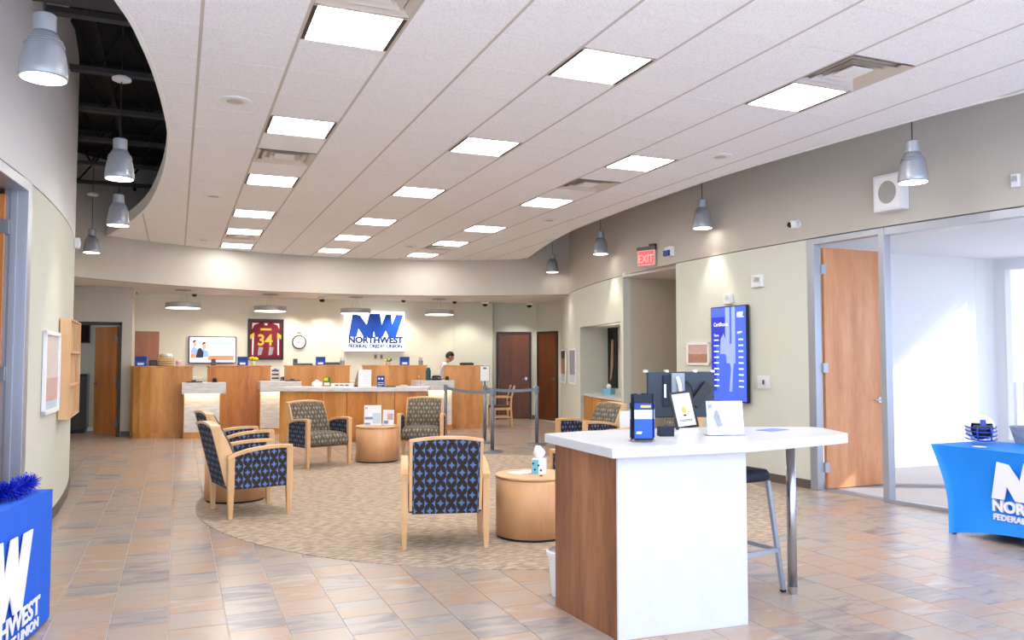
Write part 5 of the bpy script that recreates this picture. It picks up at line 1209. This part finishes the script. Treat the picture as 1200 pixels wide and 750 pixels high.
yy = c.y+(a.y-c.y)*.24; MB().prism([(yy+.02, c.z+.95), (yy-.06, c.z+.95), (yy-.05, c.z+.45), (yy+.01, c.z+.2), (yy+.09, c.z+.12), (yy+.06, c.z+.35)], nx1-.0455, nx1-.0435, 'x').build('picture', 'photo_tan', t_)  # tan streak: reflection of a lamp, painted onto the glossy front
B(nx1-.0455, nx1-.0435, (a.y+c.y)/2-.05, (a.y+c.y)/2+.05, c.z+.01, c.z+.03).build('badge', 'drum_grey', t_)
p = Vector((7.52, 13.45, .82)); t_ = thing('tissue_box', 'blue tissue box on the niche worktop', 'tissue box', p, .2); B(-.06, .06, -.11, .11, 0, .10).build('box', 'tissue_blue', t_, bevel=.003); MB().loft([[(r*math.cos(a2), r*1.4*math.sin(a2), z) for a2 in [2*PI*i/10 for i in range(10)]] for r, z in ((.03, .10), (.04, .14), (.03, .18), (.005, .20))]).build('tissue', 'paper', t_, smooth=True)
t_ = thing('cup_stack', 'small stack of pale cups at the near end of the niche worktop', 'cup', (7.12, 12.05, .82)); 
for k in range(3): MB().lathe([(.03, .03*k), (.04, .03*k+.07)], 14).build('cup', 'pale_blue', t_)
# ================================================================== LEFT WALL
def lM(y, z):
    dx = (lwx(y+.05)-lwx(y-.05))/.1; e = Vector((dx, 1, 0)).normalized(); return frameM(Vector((lwx(y), y, z)), e, (0, 0, 1))
a, c = onlarc(50, 386), onlarc(65, 486); ym = (a.y+c.y)/2; M_ = lM(ym, (onlarc(57, 388).z+onlarc(57, 484).z)/2); w, h_ = abs(c.y-a.y)/2, abs(onlarc(57, 388).z-onlarc(57, 484).z)/2
t_ = thing('wall_picture', 'white framed pale poster on the curved wall beside the open door', 'picture'); mb = MB()
for x0, x1, y0, y1 in ((-w, w, -h_, -h_+.035), (-w, w, h_-.035, h_), (-w, -w+.035, -h_, h_), (w-.035, w, -h_, h_)): rect_on(mb, M_, x0, x1, y0, y1, .001, .03)
mb.build('frame', 'white', t_)
for y0, y1, mt in ((-h_+.035, -h_*.7, 'pale_blue'), (-h_*.7, -.05, 'photo_pink'), (-.05, h_-.035, 'poster_pale')): R_(M_, -w+.035, w-.035, y0, y1, .002, .012).build('picture', mt, t_)
a, c = onlarc(68, 420), onlarc(88, 420); y0_, y1_ = a.y, a.y+1.25; zt, zb = onlarc(75, 375).z, onlarc(75, 487).z
lr = thing('leaflet_rack', 'pale wood wall rack of leaflet pockets on the curved wall', 'leaflet rack'); M_ = lM((y0_+y1_)/2, zb); w = .625; H2 = zt-zb
R_(M_, -w, -w+.02, 0, H2, .002, .095).build('side', 'wood_light', lr); R_(M_, w-.02, w, 0, H2, .002, .095).build('side', 'wood_light', lr); R_(M_, -w+.02, w-.02, 0, H2, .002, .012).build('backboard', 'wood_light', lr)
for k in range(4): R_(M_, -w+.02, w-.02, H2*k/3-.012 if k else 0, H2*k/3+.012 if k < 3 else H2, .012, .095).build('shelf', 'wood_light', lr)
for k in range(1, 4): R_(M_, -w+2*w*k/4-.008, -w+2*w*k/4+.008, .02, H2-.02, .012, .09).build('divider', 'wood_light', lr)
for r in range(3):
    for k in range(4): R_(M_, -w+2*w*k/4+.03, -w+2*w*(k+1)/4-.03, H2*r/3+.015, H2*r/3+H2*.26, .05, .07).build('leaflet', ('paper', 'photo_pink', 'pale_blue', 'soft_blue')[(r+k) % 4], lr)
p = onz(94, 277, 2.87); t_ = thing('motion_sensor', 'small white motion sensor at the edge of the curved left wall', 'sensor'); M_ = lM(10.4, 2.80); R_(M_, -.035, .035, -.06, .06, .001, .06).build('housing', 'white_plastic', t_, bevel=.006); R_(M_, -.025, .025, -.03, .02, .06, .068).build('lens', 'paper', t_)
# room behind the far open door: dark credenza, black screen, small lamp
t_ = thing('credenza', 'dark credenza inside the room behind the far open door', 'cabinet', (-2.25, 18.6, 0)); B(-.5, .6, -.25, .25, .08, 1.14).build('body', 'cabinet_dark', t_); B(-.5, .6, -.27, .27, 1.14, 1.18).build('top', 'black', t_); B(-.48, .58, -.22, .22, 0, .08).build('plinth', 'black', t_)
for k in range(2): B(-.48+.54*k, .04+.54*k, -.262, -.251, .12, 1.1).build('door', 'cabinet_dark', t_)
t_ = thing('wall_screen', 'black screen on the wall of the room behind the far door', 'screen'); B(-2.75, -1.75, 19.82, 19.89, 1.83, 2.28).build('bezel', 'black', t_); B(-2.72, -1.78, 19.815, 19.82, 1.86, 2.25).build('screen', 'black_gloss', t_)
t_ = thing('desk_lamp', 'thin curved desk lamp on the dark credenza', 'lamp', (-1.95, 18.6, 1.18)); MB().lathe([(.07, 0), (.07, .015), (.001, .02)], 16).build('base', 'black', t_); MB().tube([(.0, 0, .02), (-.05, 0, .2), (-.12, 0, .36), (-.24, 0, .40)], .008, 8).build('arm', 'drum_grey', t_); MB().lathe([(.05, 0), (.03, .05), (.001, .055)], 14, (-.24, 0, .36)).build('lamp_head', 'white_plastic', t_)
t_ = thing('paper_cup', 'white cup on the dark credenza behind the far door', 'cup', (-2.2, 18.5, 1.18)); MB().lathe([(.045, 0), (.06, .15), (.055, .15), (.04, .01)], 16, cap=False).build('cup', 'paper', t_); MB().lathe([(.062, .15), (.06, .165), (.001, .166)], 16).build('lid', 'paper', t_)
# ================================================================== BLUE TABLES IN FRONT
# stretch-cover table at the right: local x along the front edge (towards the viewer), -Y is the logo side
ft = thing('stretch_cover_table', 'folding table under a bright blue stretch cover with a white logo', 'table', (6.10, 5.20, 0), math.radians(-90+2.5))
Lt, Dt, Ht = 1.83, .74, .74
def side_pts(s, n=12):  # pinched silhouette of the short ends: list of (inset, z)
    return [(.13*math.sin(PI*min(1, (1-z/Ht)*.62+.0))**1.0, z) for z in [Ht*i/n for i in range(n+1)]]
nz, nxs = 14, 26
def prof(u):            # inset at height fraction u: top full, pinched at the middle, out again at the feet
    return .185*(1-u**3.2)*(1-.18*(1-u)) if u < 1 else 0
vs, fs = [], []
def cover_ring(u):
    ins = .17*(1-u)**.55 if u > 0 else .17
    ins = .155*math.sin(min(1, (1-u)*1.35)*PI/2)
    dep = .06*math.sin((1-u)*PI)
    ring = []
    for i in range(nxs+1):
        s = i/nxs; z = Ht*u
        if u < .5: z += (.5-u)*2*.085*(1-abs(2*s-1)**2.2)     # scalloped hem between the feet
        ring.append((ins+(Lt-2*ins)*s, dep*(1-abs(2*s-1)**4), z))
    for i in range(9):
        s = i/8; z = Ht*u+((.5-u)*2*.085*(1-abs(2*s-1)**2.2) if u < .5 else 0)
        ring.append((Lt-ins-.08*math.sin(PI*s)*math.sin((1-u)*PI), Dt*s, z))
    for i in range(nxs+1):
        s = 1-i/nxs; z = Ht*u+((.5-u)*2*.085*(1-abs(2*s-1)**2.2) if u < .5 else 0)
        ring.append((ins+(Lt-2*ins)*s, Dt-dep*(1-abs(2*s-1)**4), z))
    for i in range(9):
        s = 1-i/8; z = Ht*u+((.5-u)*2*.085*(1-abs(2*s-1)**2.2) if u < .5 else 0)
        ring.append((ins+.08*math.sin(PI*s)*math.sin((1-u)*PI), Dt*s, z))
    return ring
rings = [cover_ring(k/nz) for k in range(nz)]+[cover_ring(.985), cover_ring(1.0)]
mb = MB().loft(rings, cap=False); top_ = cover_ring(1.0); mb.add(top_, [tuple(range(len(top_)))])
cv_ = mb.build('cover', 'stretch_blue', ft, smooth=True)
for f in cv_.data.polygons:
    if len(f.vertices) > 4: f.use_smooth = False
for xx in (.17, Lt-.17):
    for yy2 in (.05, Dt-.05): MB().cyl((xx, yy2, 0), (xx, yy2, .05), .02, n=10).build('foot', 'black', ft)
def front_M(x0, z, dy=-.004): return frameM((x0, dy, z), (1, 0, 0), (0, 0, 1))
lgm = Matrix.Translation((0, .03, 0))
logo('logo', 'lavender_logo', .72, ft, lgm @ front_M(.54, .355, -.012), .012); 
text('lettering', 'NORTHWEST', 'lavender_logo', .12, ft, lgm @ front_M(.54, .258, -.004), .012, .005, width=.75); text('lettering', 'FEDERAL CREDIT UNION', 'lavender_logo', .065, ft, lgm @ front_M(.54, .185, .004), .012, .002, width=.75)
# helmet
hp = onz(1152, 521.5, .742); hm = thing('football_helmet', 'white football helmet with a blue face guard on the stretch-cover table', 'helmet', (hp.x+.10, hp.y+.10, .742), math.radians(-42))
def hel(th, ph):
    st, ct = math.sin(th), math.cos(th); return (.118*st*math.cos(ph), .142*st*math.sin(ph)+.01, .135+.118*ct)
nH, mH = 28, 14; vs = []; fs = []
for k in range(mH+1):
    for i in range(nH): vs.append(hel(PI*(.02+.80*k/mH), 2*PI*i/nH))
for k in range(mH):
    for i in range(nH):
        a_ = 2*PI*(i+.5)/nH; front = math.sin(a_) < -.55 and 6 <= k
        if not front: fs.append((k*nH+i, k*nH+(i+1) % nH, (k+1)*nH+(i+1) % nH, (k+1)*nH+i))
sh_ = MB().add(vs, fs).add([hel(0, 0)], []).build('shell', 'helmet_white', hm, smooth=True); so = sh_.modifiers.new('solid', 'SOLIDIFY'); so.thickness = .008
MB().prism([(-.022, .165), (.022, .165), (.02, .215), (-.02, .215)], -.137, -.105, 'y').build('front_bumper', 'helmet_blue', hm)
MB().ball((0, .03, .12), .09, 16, 10).build('padding', 'black', hm, smooth=True)
rings = []
for z, r_ in ((.152, .150), (.120, .162), (.085, .165), (.05, .160)):
    MB().tube([(.118*math.cos(a2)*1.02, -.02+r_*math.sin(a2)*.95, z-.012*math.sin(-a2)) for a2 in [-PI+PI*i/14 for i in range(15)]], .006, 8).build('face_guard_bar', 'helmet_blue', hm, smooth=True)
for xx in (-.05, .05): MB().tube([(xx, -.165, .15), (xx*1.1, -.185, .10), (xx, -.175, .04)], .006, 8).build('face_guard_bar', 'helmet_blue', hm, smooth=True)
MB().tube([(-.05, -.16, .04), (0, -.175, .035), (.05, -.16, .04)], .006, 8).build('face_guard_bar', 'helmet_blue', hm)
B(-.075, .075, -.128, -.120, .132, .168).build('visor', 'black_gloss', hm)
p = onz(1186, 519, .742); t_ = thing('plastic_bowl', 'clear grey plastic tub at the back of the stretch-cover table', 'tub', (p.x+.12, p.y-.10, .742), math.radians(-20)); MB().lathe([(.13, 0), (.17, .14), (.175, .145), (.165, .145), (.125, .01)], 28, cap=False).build('tub', 'photo_grey', t_); MB().lathe([(.13, .002), (.13, .06), (.001, .07)], 20).build('contents', 'photo_tan', t_)
o = MB().lathe([(.05, 0), (.055, .006), (.001, .007)], 16).build('sticker_stack', 'paper'); o.location = onz(1148, 524, .742); tag(o, 'flat white stickers in front of the football helmet', 'stickers')
# draped table at the left: local x along the logo face (towards the tellers), -Y is the logo side
an = math.atan2(5.355-4.621, -.643+.777); L2, D2, H3 = 1.83, .76, .735
far_c = Vector((-.643, 5.355)); dirv = Vector((math.cos(an), math.sin(an))); near_c = far_c-dirv*L2
dt = thing('draped_table', 'folding table under a long royal blue cloth with a white logo', 'table', (near_c.x, near_c.y, 0), an)
rings = []
def dring(u):
    ring = []; z = .012+(H3-.012)*u; k = (1-u)
    per = [(L2*i/60, 0, 0, -1) for i in range(60)]+[(L2, D2*i/24, 1, 0) for i in range(24)]+[(L2-L2*i/60, D2, 0, 1) for i in range(60)]+[(0, D2-D2*i/24, -1, 0) for i in range(24)]
    for i, (x_, y_, nx_, ny_) in enumerate(per):
        wv = (.004*math.sin(i*.9)+.005*math.sin(i*.37+1.2))*k+.006*k
        ring.append((x_+nx_*wv, y_+ny_*wv, z))
    return ring
rings = [dring(k/8) for k in range(9)]; mb = MB().loft(rings, cap=False); mb.add(rings[-1], [tuple(range(len(rings[-1])))]); cl = mb.build('cloth', 'cloth_blue', dt, smooth=True)
for f in cl.data.polygons:
    if len(f.vertices) > 4: f.use_smooth = False
def fm2(x0, z, dy): return frameM((x0, dy, z), (1, 0, 0), (0, 0, 1))
logo('logo', 'white', .92, dt, fm2(.56, .20, -.014), .006)
text('lettering', 'NORTHWEST', 'white', .13, dt, fm2(.62, .105, -.0155), .002, .004, width=1.0); text('lettering', 'FEDERAL CREDIT UNION', 'white', .07, dt, fm2(.62, .035, -.0165), .002, .002, width=.98)
# tinsel garland: spine and foil strips
tg = thing('tinsel_garland', 'dark blue tinsel garland heaped on the draped table', 'garland', (0, 0, H3))
pts = [onz(q, r_, H3) for q, r_ in ((-60, 596), (-30, 590), (-5, 588), (12, 590), (26, 586), (40, 580), (47, 576))]
pts = [Vector((p.x-.05, p.y, .05+.012*(i % 2))) for i, p in enumerate(pts)]
MB().tube(pts, .012, 8).build('core_wire', 'tinsel', tg)
mb = MB(); rng = random.Random(3)
for k in range(2600):
    u = rng.random()*(len(pts)-1.001); i = int(u); q = pts[i].lerp(pts[i+1], u-i); d = Vector((rng.gauss(0, 1), rng.gauss(0, 1), rng.gauss(0, 1))).normalized(); l = .04+.03*rng.random()
    s = d.cross(Vector((rng.gauss(0, 1), rng.gauss(0, 1), rng.gauss(0, 1)))).normalized()*.0022; e_ = q+d*l
    if e_.z < .002: e_.z = .002
    mb.add([q-s, q+s, e_+s*.6, e_-s*.6], [(0, 1, 2, 3)])
o = mb.build('foil_strips', 'tinsel', tg); o['kind'] = 'stuff'
